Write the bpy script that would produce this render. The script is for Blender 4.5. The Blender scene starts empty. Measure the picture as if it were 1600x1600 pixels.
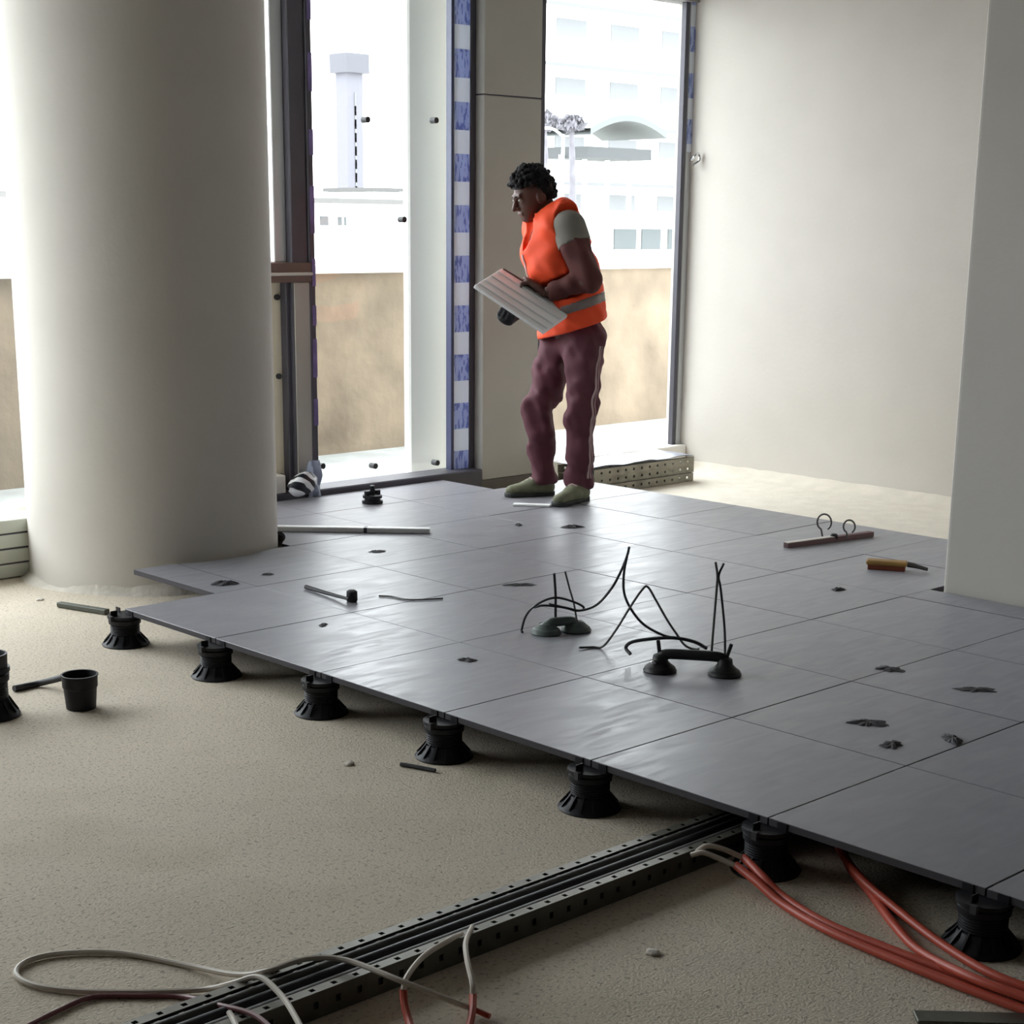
import bpy, bmesh, math, random
import numpy as np
from mathutils import Matrix, Vector

random.seed(7)
rng = np.random.default_rng(7)
SC = bpy.context.scene
COL = SC.collection
PI = math.pi

# ------------------------------------------------------------------ camera
F_PX, YAW, PITCH, ROLL = 2586.7, 0.807360, -0.248949, 0.0104129
HT = 0.135                                   # height of the tiled platform above the slab
CAM = np.array([-3.10094, -4.72742, 1.40601 + HT])
PPY = 1005.53                                 # row of the optical axis
_fw = np.array([math.cos(PITCH)*math.cos(YAW), math.cos(PITCH)*math.sin(YAW), math.sin(PITCH)])
_rt = np.array([math.sin(YAW), -math.cos(YAW), 0.0])
_up = np.cross(_rt, _fw)
RT = math.cos(ROLL)*_rt + math.sin(ROLL)*_up
UP = -math.sin(ROLL)*_rt + math.cos(ROLL)*_up
FW = _fw
cam_d = bpy.data.cameras.new('camera')
cam_d.sensor_fit = 'HORIZONTAL'
cam_d.sensor_width = 36.0
cam_d.lens = 36.0*F_PX/1600.0
cam_d.shift_y = (PPY-800.0)/1600.0
cam_d.clip_start = 0.05; cam_d.clip_end = 500
cam_o = bpy.data.objects.new('camera', cam_d)
COL.objects.link(cam_o)
cam_o.matrix_world = Matrix(((RT[0], UP[0], -FW[0], CAM[0]), (RT[1], UP[1], -FW[1], CAM[1]),
                             (RT[2], UP[2], -FW[2], CAM[2]), (0, 0, 0, 1)))
SC.camera = cam_o

# ------------------------------------------------------------------ light
SC.view_settings.view_transform = 'Standard'
SC.view_settings.look = 'None'
SC.view_settings.gamma = 1.0
SC.view_settings.use_curve_mapping = False
SC.view_settings.exposure = 3.15
wd = bpy.data.worlds.new('overcast_sky'); SC.world = wd
wd.use_nodes = True
bg = wd.node_tree.nodes['Background']
bg.inputs['Color'].default_value = (0.93, 0.965, 1.0, 1)
bg.inputs['Strength'].default_value = 1.0

def portal(x0, x1, z0, z1, y):               # sampling aid only: gives no light of its own
    l = bpy.data.lights.new('window_portal', 'AREA'); l.shape = 'RECTANGLE'
    l.size = x1-x0; l.size_y = z1-z0; l.cycles.is_portal = True
    o = bpy.data.objects.new('window_portal', l); COL.objects.link(o)
    o.location = ((x0+x1)/2, y, (z0+z1)/2); o.rotation_euler = (-PI/2, 0, 0)
portal(-4.2, 5.15, 0.12, 2.9, 2.50)

# ------------------------------------------------------------------ where a sight line meets a plane
def _ray(px, py): return FW + RT*(px-800)/F_PX - UP*(py-PPY)/F_PX
def at(px, py, z=0.0):
    d = _ray(px, py); return CAM + d*((z-CAM[2])/d[2])
def aty(px, py, Y):
    d = _ray(px, py); return CAM + d*((Y-CAM[1])/d[1])
HEAD = np.array([math.cos(YAW), math.sin(YAW), 0.0])      # level viewing direction
def upright(px, py, base, off=0.0):          # on the upright plane through base that faces the viewer
    d = _ray(px, py); return CAM + d*(((np.asarray(base)-CAM)@HEAD+off)/(d@HEAD))

# ------------------------------------------------------------------ materials
def lin(r, g, b):
    f = lambda c: c/12.92 if c <= 0.04045 else ((c+0.055)/1.055)**2.4
    return (f(r/255), f(g/255), f(b/255), 1)
MATS = {}
def mat(name, col, rough=0.6, metal=0.0, noise=0.0, nscale=20.0, bump=0.0, bscale=60.0, spec=0.5, rand=0.0):
    if name in MATS: return MATS[name]
    m = bpy.data.materials.new(name); m.use_nodes = True
    nt = m.node_tree; b = nt.nodes['Principled BSDF']
    b.inputs['Base Color'].default_value = col
    b.inputs['Roughness'].default_value = rough
    b.inputs['Metallic'].default_value = metal
    b.inputs['Specular IOR Level'].default_value = spec
    tc = nt.nodes.new('ShaderNodeTexCoord')
    if noise > 0:
        n = nt.nodes.new('ShaderNodeTexNoise'); n.inputs['Scale'].default_value = nscale; n.inputs['Detail'].default_value = 6
        nt.links.new(tc.outputs['Object'], n.inputs['Vector'])
        r = nt.nodes.new('ShaderNodeMapRange'); r.inputs['From Min'].default_value = 0.25; r.inputs['From Max'].default_value = 0.75
        r.inputs['To Min'].default_value = 1-noise; r.inputs['To Max'].default_value = 1+noise
        nt.links.new(n.outputs['Fac'], r.inputs['Value'])
        mx = nt.nodes.new('ShaderNodeVectorMath'); mx.operation = 'SCALE'
        mx.inputs[0].default_value = col[:3]; nt.links.new(r.outputs['Result'], mx.inputs['Scale'])
        last = mx.outputs[0]
        if rand > 0:
            oi = nt.nodes.new('ShaderNodeObjectInfo')
            r2 = nt.nodes.new('ShaderNodeMapRange'); r2.inputs['To Min'].default_value = 1-rand; r2.inputs['To Max'].default_value = 1+rand
            nt.links.new(oi.outputs['Random'], r2.inputs['Value'])
            m2 = nt.nodes.new('ShaderNodeVectorMath'); m2.operation = 'SCALE'
            nt.links.new(last, m2.inputs[0]); nt.links.new(r2.outputs['Result'], m2.inputs['Scale']); last = m2.outputs[0]
        nt.links.new(last, b.inputs['Base Color'])
    if bump > 0:
        n = nt.nodes.new('ShaderNodeTexNoise'); n.inputs['Scale'].default_value = bscale; n.inputs['Detail'].default_value = 4
        nt.links.new(tc.outputs['Object'], n.inputs['Vector'])
        bp = nt.nodes.new('ShaderNodeBump'); bp.inputs['Strength'].default_value = bump; bp.inputs['Distance'].default_value = 0.01
        nt.links.new(n.outputs['Fac'], bp.inputs['Height']); nt.links.new(bp.outputs['Normal'], b.inputs['Normal'])
    MATS[name] = m
    return m

def mat_slab():
    m = mat('concrete_slab', lin(208, 196, 178), 0.9, 0, 0.12, 1.3, 0.35, 150)
    nt = m.node_tree; b = nt.nodes['Principled BSDF']
    src = b.inputs['Base Color'].links[0].from_socket
    tc = nt.nodes.new('ShaderNodeTexCoord')
    def spots(scale, lo, hi, tone, fac_in):
        n = nt.nodes.new('ShaderNodeTexNoise'); n.inputs['Scale'].default_value = scale; n.inputs['Detail'].default_value = 3
        nt.links.new(tc.outputs['Object'], n.inputs['Vector'])
        r = nt.nodes.new('ShaderNodeMapRange'); r.inputs['From Min'].default_value = lo; r.inputs['From Max'].default_value = hi
        nt.links.new(n.outputs['Fac'], r.inputs['Value'])
        k = nt.nodes.new('ShaderNodeMath'); k.operation = 'MULTIPLY'; k.inputs[1].default_value = fac_in
        nt.links.new(r.outputs['Result'], k.inputs[0])
        mx = nt.nodes.new('ShaderNodeMix'); mx.data_type = 'RGBA'
        mx.inputs['B'].default_value = tone
        nt.links.new(k.outputs[0], mx.inputs['Factor'])
        return mx
    a = spots(85, 0.54, 0.72, lin(108, 100, 88), 0.65); nt.links.new(src, a.inputs['A'])
    c = spots(5.5, 0.54, 0.75, lin(196, 186, 172), 0.45); nt.links.new(a.outputs['Result'], c.inputs['A'])
    e = spots(120, 0.60, 0.75, lin(210, 202, 190), 0.45); nt.links.new(c.outputs['Result'], e.inputs['A'])
    g = spots(2.4, 0.5, 0.78, lin(172, 162, 138), 0.5); nt.links.new(e.outputs['Result'], g.inputs['A'])
    nt.links.new(g.outputs['Result'], b.inputs['Base Color'])
    return m
M_SLAB = mat_slab()

def mat_tile():
    m = mat('grey_porcelain_tile', lin(120, 117, 125), 0.40, 0, 0.10, 6, 0.0, spec=0.6, rand=0.05)
    nt = m.node_tree; b = nt.nodes['Principled BSDF']
    tc = nt.nodes.new('ShaderNodeTexCoord')
    b.inputs['IOR'].default_value = 1.5; b.inputs['Sheen Weight'].default_value = 0.38; b.inputs['Sheen Roughness'].default_value = 0.32; b.inputs['Sheen Tint'].default_value = (0.9, 0.95, 1.0, 1)
    mp = nt.nodes.new('ShaderNodeMapping'); mp.inputs['Scale'].default_value = (2.0, 9.0, 1)
    mp.inputs['Rotation'].default_value = (0, 0, 0.5)
    nt.links.new(tc.outputs['Object'], mp.inputs['Vector'])
    n = nt.nodes.new('ShaderNodeTexNoise'); n.inputs['Scale'].default_value = 2.2; n.inputs['Detail'].default_value = 6; n.inputs['Distortion'].default_value = 1.2
    nt.links.new(mp.outputs[0], n.inputs['Vector'])
    r = nt.nodes.new('ShaderNodeMapRange'); r.inputs['From Min'].default_value = 0.3; r.inputs['From Max'].default_value = 0.7
    r.inputs['To Min'].default_value = 0.32; r.inputs['To Max'].default_value = 0.46
    nt.links.new(n.outputs['Fac'], r.inputs['Value']); nt.links.new(r.outputs['Result'], b.inputs['Roughness'])
    return m
M_TILE = mat_tile()
M_TILEBODY = mat('dark_tile_body', lin(66, 63, 68), 0.8)
M_PLASTER = mat('cream_plaster', lin(214, 209, 202), 0.85, 0, 0.035, 2.5, 0.12, 30)
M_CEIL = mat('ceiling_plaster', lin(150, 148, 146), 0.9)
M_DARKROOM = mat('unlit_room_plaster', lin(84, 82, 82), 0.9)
M_ROUGHPL = mat('rough_plaster_edge', lin(208, 201, 190), 0.95, 0, 0.15, 18, 0.5, 40)
M_ALU_DARK = mat('dark_anodised_frame', lin(78, 76, 84), 0.45, 0.3, 0.08, 6)
M_ALU_GREY = mat('grey_aluminium_frame', lin(188, 190, 192), 0.4, 0.4)
M_ALU_BROWN = mat('brown_transom', lin(112, 92, 84), 0.5, 0.1, 0.1, 8)
M_CLAD = mat('grey_beige_cladding', lin(176, 174, 166), 0.5, 0.15, 0.05, 3)
M_PANELCREAM = mat('cream_board', lin(236, 226, 202), 0.7)
M_BLACKPL = mat('black_polypropylene', lin(29, 29, 34), 0.5, 0, 0.15, 40, spec=0.3)
M_BLACKPL2 = mat('dusty_black_plastic', lin(52, 52, 54), 0.6, 0, 0.25, 30)
M_RUBBER = mat('black_rubber', lin(26, 26, 28), 0.5)
M_GREENRUB = mat('grey_green_rubber', lin(96, 108, 104), 0.5)
M_CHROME = mat('bright_metal', lin(220, 220, 222), 0.18, 1.0)
M_GALV = mat('galvanised_steel', lin(104, 104, 96), 0.42, 0.55, 0.2, 14)
M_CABLE = mat('black_cable', lin(46, 46, 50), 0.35)
M_CABLE2 = mat('dark_grey_cable', lin(84, 84, 82), 0.45)
M_WHITEW = mat('white_cable', lin(208, 199, 186), 0.5)
M_ORANGE = mat('orange_conduit', lin(186, 78, 58), 0.45, 0, 0.08, 30)
M_MAROONW = mat('maroon_cable', lin(120, 70, 74), 0.5)
M_WHITEPAINT = mat('white_painted', lin(248, 248, 248), 0.5)
M_SILLWHITE = mat('white_ledge', lin(240, 238, 232), 0.8)
M_WOOD = mat('brown_wood', lin(150, 116, 60), 0.6, 0, 0.2, 12)
M_REDBROWN = mat('red_brown_bristle', lin(110, 54, 34), 0.9)
M_SCRAP = mat('dark_scrap', lin(66, 64, 68), 0.7, 0, 0.3, 60)
M_PARAPET = mat('brown_render', lin(125, 111, 94), 0.95, 0, 0.35, 2.6, 0.8, 12)
M_TERRACE = mat('grey_terrace', lin(150, 152, 150), 0.8, 0, 0.2, 4)
M_FACADE = mat('white_facade', lin(238, 238, 234), 0.8)
M_FACADEGLASS = mat('facade_glass', lin(68, 74, 76), 0.5)
M_PALEGLASS = mat('pale_facade_glass', lin(106, 108, 111), 0.6)
M_LEDGE = mat('ledge_shadow_grey', lin(101, 102, 104), 0.8)
M_GROUND = mat('pale_road', lin(200, 200, 196), 0.9)
M_LEAF = mat('lilac_grey_leaf', lin(100, 98, 104), 0.8, 0, 0.3, 3)  # one muted lilac grey for foliage and trunks
M_LILAC = mat('lilac_tower', lin(100, 99, 107), 0.8)

def mat_glass():
    m = bpy.data.materials.new('clear_glass'); m.use_nodes = True
    nt = m.node_tree; nt.nodes.clear()
    o = nt.nodes.new('ShaderNodeOutputMaterial'); t = nt.nodes.new('ShaderNodeBsdfTransparent')
    t.inputs['Color'].default_value = (0.96, 0.975, 0.97, 1)
    g = nt.nodes.new('ShaderNodeBsdfGlossy'); g.inputs['Roughness'].default_value = 0.03
    mx = nt.nodes.new('ShaderNodeMixShader'); mx.inputs['Fac'].default_value = 0.03
    nt.links.new(t.outputs[0], mx.inputs[1]); nt.links.new(g.outputs[0], mx.inputs[2]); nt.links.new(mx.outputs[0], o.inputs['Surface'])
    return m
M_GLASS = mat_glass()

def mat_film():
    """printed protective film: white blocks and blocks of blue upright lines"""
    m = mat('printed_protective_film', lin(240, 244, 252), 0.35)
    nt = m.node_tree; b = nt.nodes['Principled BSDF']
    tc = nt.nodes.new('ShaderNodeTexCoord'); sx = nt.nodes.new('ShaderNodeSeparateXYZ')
    nt.links.new(tc.outputs['Object'], sx.inputs[0])
    def math_(op, a, v=None, v2=None):
        n = nt.nodes.new('ShaderNodeMath'); n.operation = op
        nt.links.new(a, n.inputs[0])
        if v is not None:
            if hasattr(v, 'links'): nt.links.new(v, n.inputs[1])
            else: n.inputs[1].default_value = v
        return n.outputs[0]
    z = math_('FRACT', math_('DIVIDE', sx.outputs['Z'], 0.272))
    blk = math_('GREATER_THAN', z, 0.46)
    w = nt.nodes.new('ShaderNodeTexNoise'); w.inputs['Scale'].default_value = 1.0; w.inputs['Detail'].default_value = 2
    mp = nt.nodes.new('ShaderNodeMapping'); mp.inputs['Scale'].default_value = (60, 1, 14)
    nt.links.new(tc.outputs['Object'], mp.inputs['Vector']); nt.links.new(mp.outputs[0], w.inputs['Vector'])
    ln = math_('GREATER_THAN', w.outputs['Fac'], 0.54)
    both = math_('MULTIPLY', blk, ln)
    m1 = nt.nodes.new('ShaderNodeMix'); m1.data_type = 'RGBA'
    m1.inputs['A'].default_value = lin(240, 244, 252); m1.inputs['B'].default_value = lin(196, 208, 242)
    nt.links.new(blk, m1.inputs['Factor'])
    m2 = nt.nodes.new('ShaderNodeMix'); m2.data_type = 'RGBA'; m2.inputs['B'].default_value = lin(136, 152, 212)
    nt.links.new(m1.outputs['Result'], m2.inputs['A']); nt.links.new(both, m2.inputs['Factor'])
    nt.links.new(m2.outputs['Result'], b.inputs['Base Color'])
    tr = nt.nodes.new('ShaderNodeBsdfTranslucent'); nt.links.new(m2.outputs['Result'], tr.inputs['Color'])
    ms = nt.nodes.new('ShaderNodeMixShader'); ms.inputs['Fac'].default_value = 0.36
    nt.links.new(b.outputs[0], ms.inputs[1]); nt.links.new(tr.outputs[0], ms.inputs[2])
    nt.links.new(ms.outputs[0], nt.nodes['Material Output'].inputs['Surface'])
    return m
M_FILM = mat_film()
M_FILMDARK = mat('violet_film', lin(112, 98, 150), 0.35, 0, 0.4, 9)

# ------------------------------------------------------------------ mesh helpers
WM = {}                                      # world matrix of every parent
class MB:
    def __init__(s): s.v = []; s.f = []
    def add(s, vs, fs):
        n = len(s.v); s.v += [tuple(map(float, p)) for p in vs]; s.f += [tuple(i+n for i in q) for q in fs]; return s
    def box(s, x0, y0, z0, x1, y1, z1):
        return s.add([(x0,y0,z0),(x1,y0,z0),(x1,y1,z0),(x0,y1,z0),(x0,y0,z1),(x1,y0,z1),(x1,y1,z1),(x0,y1,z1)],
                     [(0,3,2,1),(4,5,6,7),(0,1,5,4),(1,2,6,5),(2,3,7,6),(3,0,4,7)])
    def bar(s, p, q, w, h, up=(0,0,1)):      # box from p to q, w across, h along up
        p = np.array(p, float); q = np.array(q, float); a = q-p; a /= np.linalg.norm(a)
        u = np.array(up, float); c = np.cross(a, u); c /= np.linalg.norm(c); u = np.cross(c, a)
        c *= w/2; u *= h/2
        return s.add([p-c-u, p+c-u, p+c+u, p-c+u, q-c-u, q+c-u, q+c+u, q-c+u],
                     [(0,1,2,3),(7,6,5,4),(4,5,1,0),(5,6,2,1),(6,7,3,2),(7,4,0,3)])
    def lathe(s, prof, c=(0,0,0), n=24, close=True):
        c = np.array(c, float); vs = []; fs = []
        for r, z in prof:
            for k in range(n):
                a = 2*PI*k/n; vs.append((c[0]+r*math.cos(a), c[1]+r*math.sin(a), c[2]+z))
        for i in range(len(prof)-1):
            for k in range(n):
                k2 = (k+1) % n; fs.append((i*n+k, i*n+k2, (i+1)*n+k2, (i+1)*n+k))
        if close:
            fs.append(tuple(reversed(range(n)))); fs.append(tuple((len(prof)-1)*n+k for k in range(n)))
        return s.add(vs, fs)
    def tube(s, pts, r, n=8, sub=6):
        P = smooth_path(pts, sub) if sub > 1 else np.array(pts, float)
        m = len(P); R = np.interp(np.linspace(0, 1, m), np.linspace(0, 1, len(r)), r) if hasattr(r, '__len__') else np.full(m, r)
        T = np.gradient(P, axis=0); T /= np.linalg.norm(T, axis=1)[:, None]+1e-9
        ref = np.array([0,0,1.0]) if abs(T[0][2]) < 0.9 else np.array([1.0,0,0])
        N = np.cross(T[0], ref); N /= np.linalg.norm(N); vs = []; fs = []
        for i in range(m):
            N = N - T[i]*(N@T[i]); N /= np.linalg.norm(N); B = np.cross(T[i], N)
            for k in range(n):
                a = 2*PI*k/n; vs.append(P[i]+R[i]*(math.cos(a)*N+math.sin(a)*B))
        for i in range(m-1):
            for k in range(n):
                k2 = (k+1) % n; fs.append((i*n+k, (i+1)*n+k, (i+1)*n+k2, i*n+k2))
        fs.append(tuple(range(n))); fs.append(tuple(reversed([(m-1)*n+k for k in range(n)])))
        return s.add(vs, fs)
    def build(s, name, m, parent=None, smooth=False, bevel=0.0, seg=1):
        me = bpy.data.meshes.new(name)
        V = s.v
        if parent is not None:
            inv = WM[parent.name].inverted(); V = [tuple(inv @ Vector(p)) for p in V]
        me.from_pydata(V, [], s.f); me.update()
        if bevel > 0 or True:
            bm = bmesh.new(); bm.from_mesh(me)
            bmesh.ops.recalc_face_normals(bm, faces=bm.faces)
            if bevel > 0:
                ed = [e for e in bm.edges if len(e.link_faces) == 2 and e.calc_face_angle(0) > 0.6]
                bmesh.ops.bevel(bm, geom=ed, offset=bevel, segments=seg, affect='EDGES', profile=0.6)
            bm.to_mesh(me); bm.free()
        if smooth:
            me.polygons.foreach_set('use_smooth', [True]*len(me.polygons))
            me.set_sharp_from_angle(angle=0.7)
        me.materials.append(m)
        return link(name, me, parent)
def link(name, me, parent=None):
    o = bpy.data.objects.new(name, me); COL.objects.link(o)
    if parent is not None: o.parent = parent; WM[o.name] = WM[parent.name].copy()
    else: WM[o.name] = Matrix.Identity(4)
    return o
def smooth_path(pts, sub):
    P = np.array(pts, float)
    Q = np.vstack([2*P[0]-P[1], P, 2*P[-1]-P[-2]]); out = []
    for i in range(1, len(Q)-2):
        p0, p1, p2, p3 = Q[i-1:i+3]
        for t in np.linspace(0, 1, sub, endpoint=False):
            out.append(0.5*((2*p1)+(p2-p0)*t+(2*p0-5*p1+4*p2-p3)*t*t+(3*p1-p0-3*p2+p3)*t**3))
    out.append(P[-1]); return np.array(out)
def tag(o, label=None, cat=None, group=None, kind=None):
    if label: o['label'] = label
    if cat: o['category'] = cat
    if group: o['group'] = group
    if kind: o['kind'] = kind
    return o
def thing(name, loc=(0,0,0), rz=0.0, **k):
    o = bpy.data.objects.new(name, None); COL.objects.link(o); o.empty_display_size = 0.05
    o.location = tuple(map(float, loc)); o.rotation_euler = (0, 0, rz)
    WM[o.name] = Matrix.Translation(o.location) @ Matrix.Rotation(rz, 4, 'Z')
    return tag(o, **k)
def copy_tree(o, loc, rz=None, parent=None, **k):
    c = o.copy(); COL.objects.link(c)
    if parent is not None: c.parent = parent
    else:
        c.location = tuple(map(float, loc))
        if rz is not None: c.rotation_euler = (0, 0, rz)
        tag(c, **k)
    for ch in KIDS(o): copy_tree(ch, None, parent=c)
    return c
def KIDS(o): return [x for x in list(COL.objects) if x.parent == o]

# ------------------------------------------------------------------ the setting: room shell
YW, XW, ZC = 2.35, 5.17, 2.93               # window wall, right wall, ceiling height
XL, YB = -7.0, -8.0
fl = MB().box(XL, YB, -0.2, XW+0.3, YW+0.06, 0).build('floor', M_SLAB); tag(fl, kind='structure')
tag(MB().box(XW, YB, 0, XW+0.3, YW+0.12, ZC+0.2).build('wall_right', M_PLASTER), kind='structure')
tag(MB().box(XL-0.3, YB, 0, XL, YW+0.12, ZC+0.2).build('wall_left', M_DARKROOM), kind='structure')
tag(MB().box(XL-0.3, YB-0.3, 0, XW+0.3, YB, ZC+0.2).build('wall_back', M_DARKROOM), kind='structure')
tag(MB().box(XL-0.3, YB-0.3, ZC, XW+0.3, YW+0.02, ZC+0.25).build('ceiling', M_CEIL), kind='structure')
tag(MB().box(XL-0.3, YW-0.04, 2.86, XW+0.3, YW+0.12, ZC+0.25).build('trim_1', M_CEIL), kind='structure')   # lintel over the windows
# the near pier of the right wall, its arris rounded
PX0, PY0 = 2.60, -1.25
pier = MB().box(PX0, YB, 0, XW, PY0, ZC).build('wall_near', M_PLASTER, bevel=0.018, seg=3); tag(pier, kind='structure')
# round column
CX, CY, CR = 0.83, 1.728, 0.552
col = MB().lathe([(CR+0.004, 0), (CR, 0.08), (CR, ZC)], (CX, CY, 0), 96).build('column', M_PLASTER, smooth=True)
tag(col, 'thick round column in cream plaster, standing at the left of the tiles', 'column', kind='structure')
# ragged plaster left at its foot
rp = MB(); n = 90; prof = []
vs = []; fs = []
for k in range(n):
    a = 2*PI*k/n
    h = 0.030+0.016*math.sin(a*3.1+1)+0.008*math.sin(a*9)+0.006*rng.random()
    w = 0.016+0.010*math.sin(a*4.7)+0.004*rng.random()
    for r, z in ((CR+w+0.02, 0.0), (CR+w, h*0.45), (CR+0.002, h)):
        vs.append((CX+r*math.cos(a), CY+r*math.sin(a), z))
for k in range(n):
    k2 = (k+1) % n
    for j in range(2): fs.append((k*3+j, k2*3+j, k2*3+j+1, k*3+j+1))
rp.add(vs, fs).build('plaster_collar', M_ROUGHPL, col, smooth=True)
# plaster band along the foot of the right wall
band = MB(); m_ = 60; vs = []; fs = []
for k in range(m_+1):
    y = PY0+0.02+(YW-0.1-PY0)*k/m_
    vs += [(3.72+0.03*math.sin(k*0.9)+0.02*rng.random(), y, 0.0006), (XW-0.14-0.01*rng.random(), y, 0.004), (XW-0.03, y, 0.022+0.004*rng.random()), (XW-0.0005, y, 0.05+0.006*rng.random())]
for k in range(m_):
    for j in range(3): fs.append((k*4+j, k*4+j+1, k*4+4+j+1, k*4+4+j))
tag(band.add(vs, fs).build('baseboard_right', mat('cream_floor_screed', lin(226, 218, 204), 0.95, 0, 0.08, 9, 0.3, 50), smooth=True), kind='structure')

# ------------------------------------------------------------------ windows
def fixing(parent, x, z, r=0.016, y=None):
    y = YW if y is None else y
    MB().tube([(x, y-0.012, z), (x, y+0.03, z)], r, 12, 1).build('glass_fixing', M_BLACKPL2, parent, smooth=True)
def win(name, label=None):
    o = thing(name, (0, YW, 0), kind='structure'); return o
# window_1: bays to the left of the column
w1 = win('window_1')
bays = [-4.2, -2.8, -1.4]
for i, x in enumerate(bays):
    if True: MB().box(x-0.04, YW-0.05, 0.0, x+0.04, YW+0.05, 2.86).build('mullion', M_ALU_GREY, w1, bevel=0.004)
MB().box(-4.2, YW-0.05, 0.0, 1.95, YW+0.05, 0.05).build('bottom_rail', M_ALU_GREY, w1, bevel=0.004)
MB().box(-4.2, YW-0.09, 0.05, 1.95, YW+0.05, 0.26).build('sill_ledge', M_SILLWHITE, w1, bevel=0.006)
for a, b in ((-4.2, -2.8), (-2.8, -1.4), (-1.4, 1.95)):
    MB().box(a+0.04, YW+0.006, 0.26, b-0.04, YW+0.018, 2.86).build('pane', M_GLASS, w1)
tag(MB().box(XL-0.3, YW-0.04, 0, -4.24, YW+0.12, 2.86).build('wall_light_stop', M_DARKROOM), kind='structure')  # unseen solid wall, added to keep window light off the column
# window_2: the narrow bay just right of the column, transom, board below
w2 = win('window_2')
MB().box(1.955, YW-0.03, 1.335, 2.03, YW+0.05, 2.86).build('side_frame', M_ALU_GREY, w2, bevel=0.004)
MB().box(2.03, YW-0.07, 0.115, 2.135, YW+0.06, 2.86).build('mullion', M_ALU_DARK, w2, bevel=0.006)
MB().box(2.135, YW-0.08, 0.115, 2.172, YW+0.06, 2.86).build('mullion', M_ALU_DARK, w2, bevel=0.004)
tr = MB().box(1.5, YW-0.085, 1.235, 2.145, YW+0.05, 1.335).build('transom', M_ALU_BROWN, w2, bevel=0.005)
MB().box(1.5, YW-0.105, 1.27, 2.14, YW-0.085, 1.285).build('transom_lip', M_PLASTER, tr, bevel=0.003)
MB().box(1.5, YW+0.0, 0.115, 2.005, YW+0.02, 1.235).build('board_panel', M_PANELCREAM, w2)
MB().box(2.005, YW-0.05, 0.115, 2.04, YW+0.02, 1.235).build('side_frame', M_ALU_DARK, w2, bevel=0.003)
MB().box(2.04, YW-0.0745, 0.115, 2.14, YW-0.06, 1.235).build('reveal_panel', M_CLAD, w2, bevel=0.003)
for z in (1.16, 0.76, 0.24): fixing(w2, 1.98, z, 0.015, YW-0.002)
random.seed(3)
z = 0.5
while z < 2.8:
    h = random.uniform(0.1, 0.26)
    MB().box(2.137+random.uniform(0, .012), YW-0.0835, z, 2.171, YW-0.0815, z+h).build('film_scrap', M_FILMDARK, w2); z += h+random.uniform(0.06, 0.2)
# window_3: the tall pane in the middle
w3 = win('window_3')
MB().box(1.5, YW-0.12, 0.0, 3.31, YW+0.06, 0.168).build('bottom_rail', M_ALU_DARK, w3, bevel=0.006)
MB().box(2.172, YW+0.006, 0.115, 3.15, YW+0.018, 2.86).build('pane', M_GLASS, w3)
MB().box(3.15, YW-0.03, 0.115, 3.172, YW+0.02, 2.86).build('mullion', mat('navy_gasket', lin(58, 62, 92), 0.4), w3, bevel=0.004)
MB().box(3.172, YW-0.025, 0.115, 3.285, YW-0.012, 2.86).build('glass_strip', M_GLASS, w3)
fs_ = MB().box(3.173, YW-0.0275, 0.13, 3.284, YW-0.0255, 2.88).build('protective_film', M_FILM, w3); fs_['label'] = 'white and blue printed protective film strip'
MB().box(3.285, YW-0.035, 0.115, 3.325, YW+0.06, 2.86).build('mullion', M_ALU_DARK, w3, bevel=0.004)
for px, py in ((573, 187), (680, 188), (630, 343), (585, 728), (682, 723), (503, 728)):
    p = aty(px, py, YW); fixing(w3, p[0], p[2])
# metal clad pier between the windows
pc = thing('wall_pier', (3.54, YW, 0), kind='structure')
MB().box(3.325, YW-0.10, 0.10, 3.765, YW+0.10, 2.215).build('cladding_panel', M_CLAD, pc, bevel=0.004)
MB().box(3.325, YW-0.10, 2.223, 3.765, YW+0.10, 2.93).build('cladding_panel', M_CLAD, pc, bevel=0.004)
MB().box(3.33, YW-0.092, 2.2, 3.76, YW+0.09, 2.24).build('joint_strip', M_ALU_DARK, pc)
MB().box(3.765, YW-0.085, 0.0, 3.81, YW+0.06, 2.86).build('side_frame', M_ALU_DARK, pc, bevel=0.004)
MB().box(3.31, YW-0.105, 0.0, 3.78, YW+0.1, 0.10).build('plinth', mat('dark_plinth', lin(98, 94, 86), 0.7), pc, bevel=0.004)
# window_4: the pane at the right
w4 = win('window_4')
MB().box(3.81, YW+0.006, 0.15, 5.12, YW+0.018, 2.86).build('pane', M_GLASS, w4)
MB().box(3.81, YW-0.06, 0.0, XW, YW+0.06, 0.15).build('sill_ledge', M_SILLWHITE, w4, bevel=0.006)
MB().box(5.085, YW-0.012, 0.15, 5.12, YW+0.03, 2.86).build('side_frame', M_ALU_DARK, w4, bevel=0.004)
MB().box(5.12, YW-0.012, 0.15, XW, YW+0.04, 2.86).build('side_frame', M_ALU_GREY, w4, bevel=0.004)
f4 = MB().box(5.122, YW-0.0155, 1.98, XW-0.001, YW-0.0135, 2.86).build('protective_film', M_FILM, w4); f4['label'] = 'short blue and white film strip'
hn = MB().tube([(5.105, YW-0.075, 1.93), (5.105, YW-0.1, 1.95), (5.14, YW-0.1, 1.97), (5.15, YW-0.1, 1.93), (5.12, YW-0.08, 1.90)], 0.008, 8, 5).build('window_catch', M_CHROME, w4, smooth=True)

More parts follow.
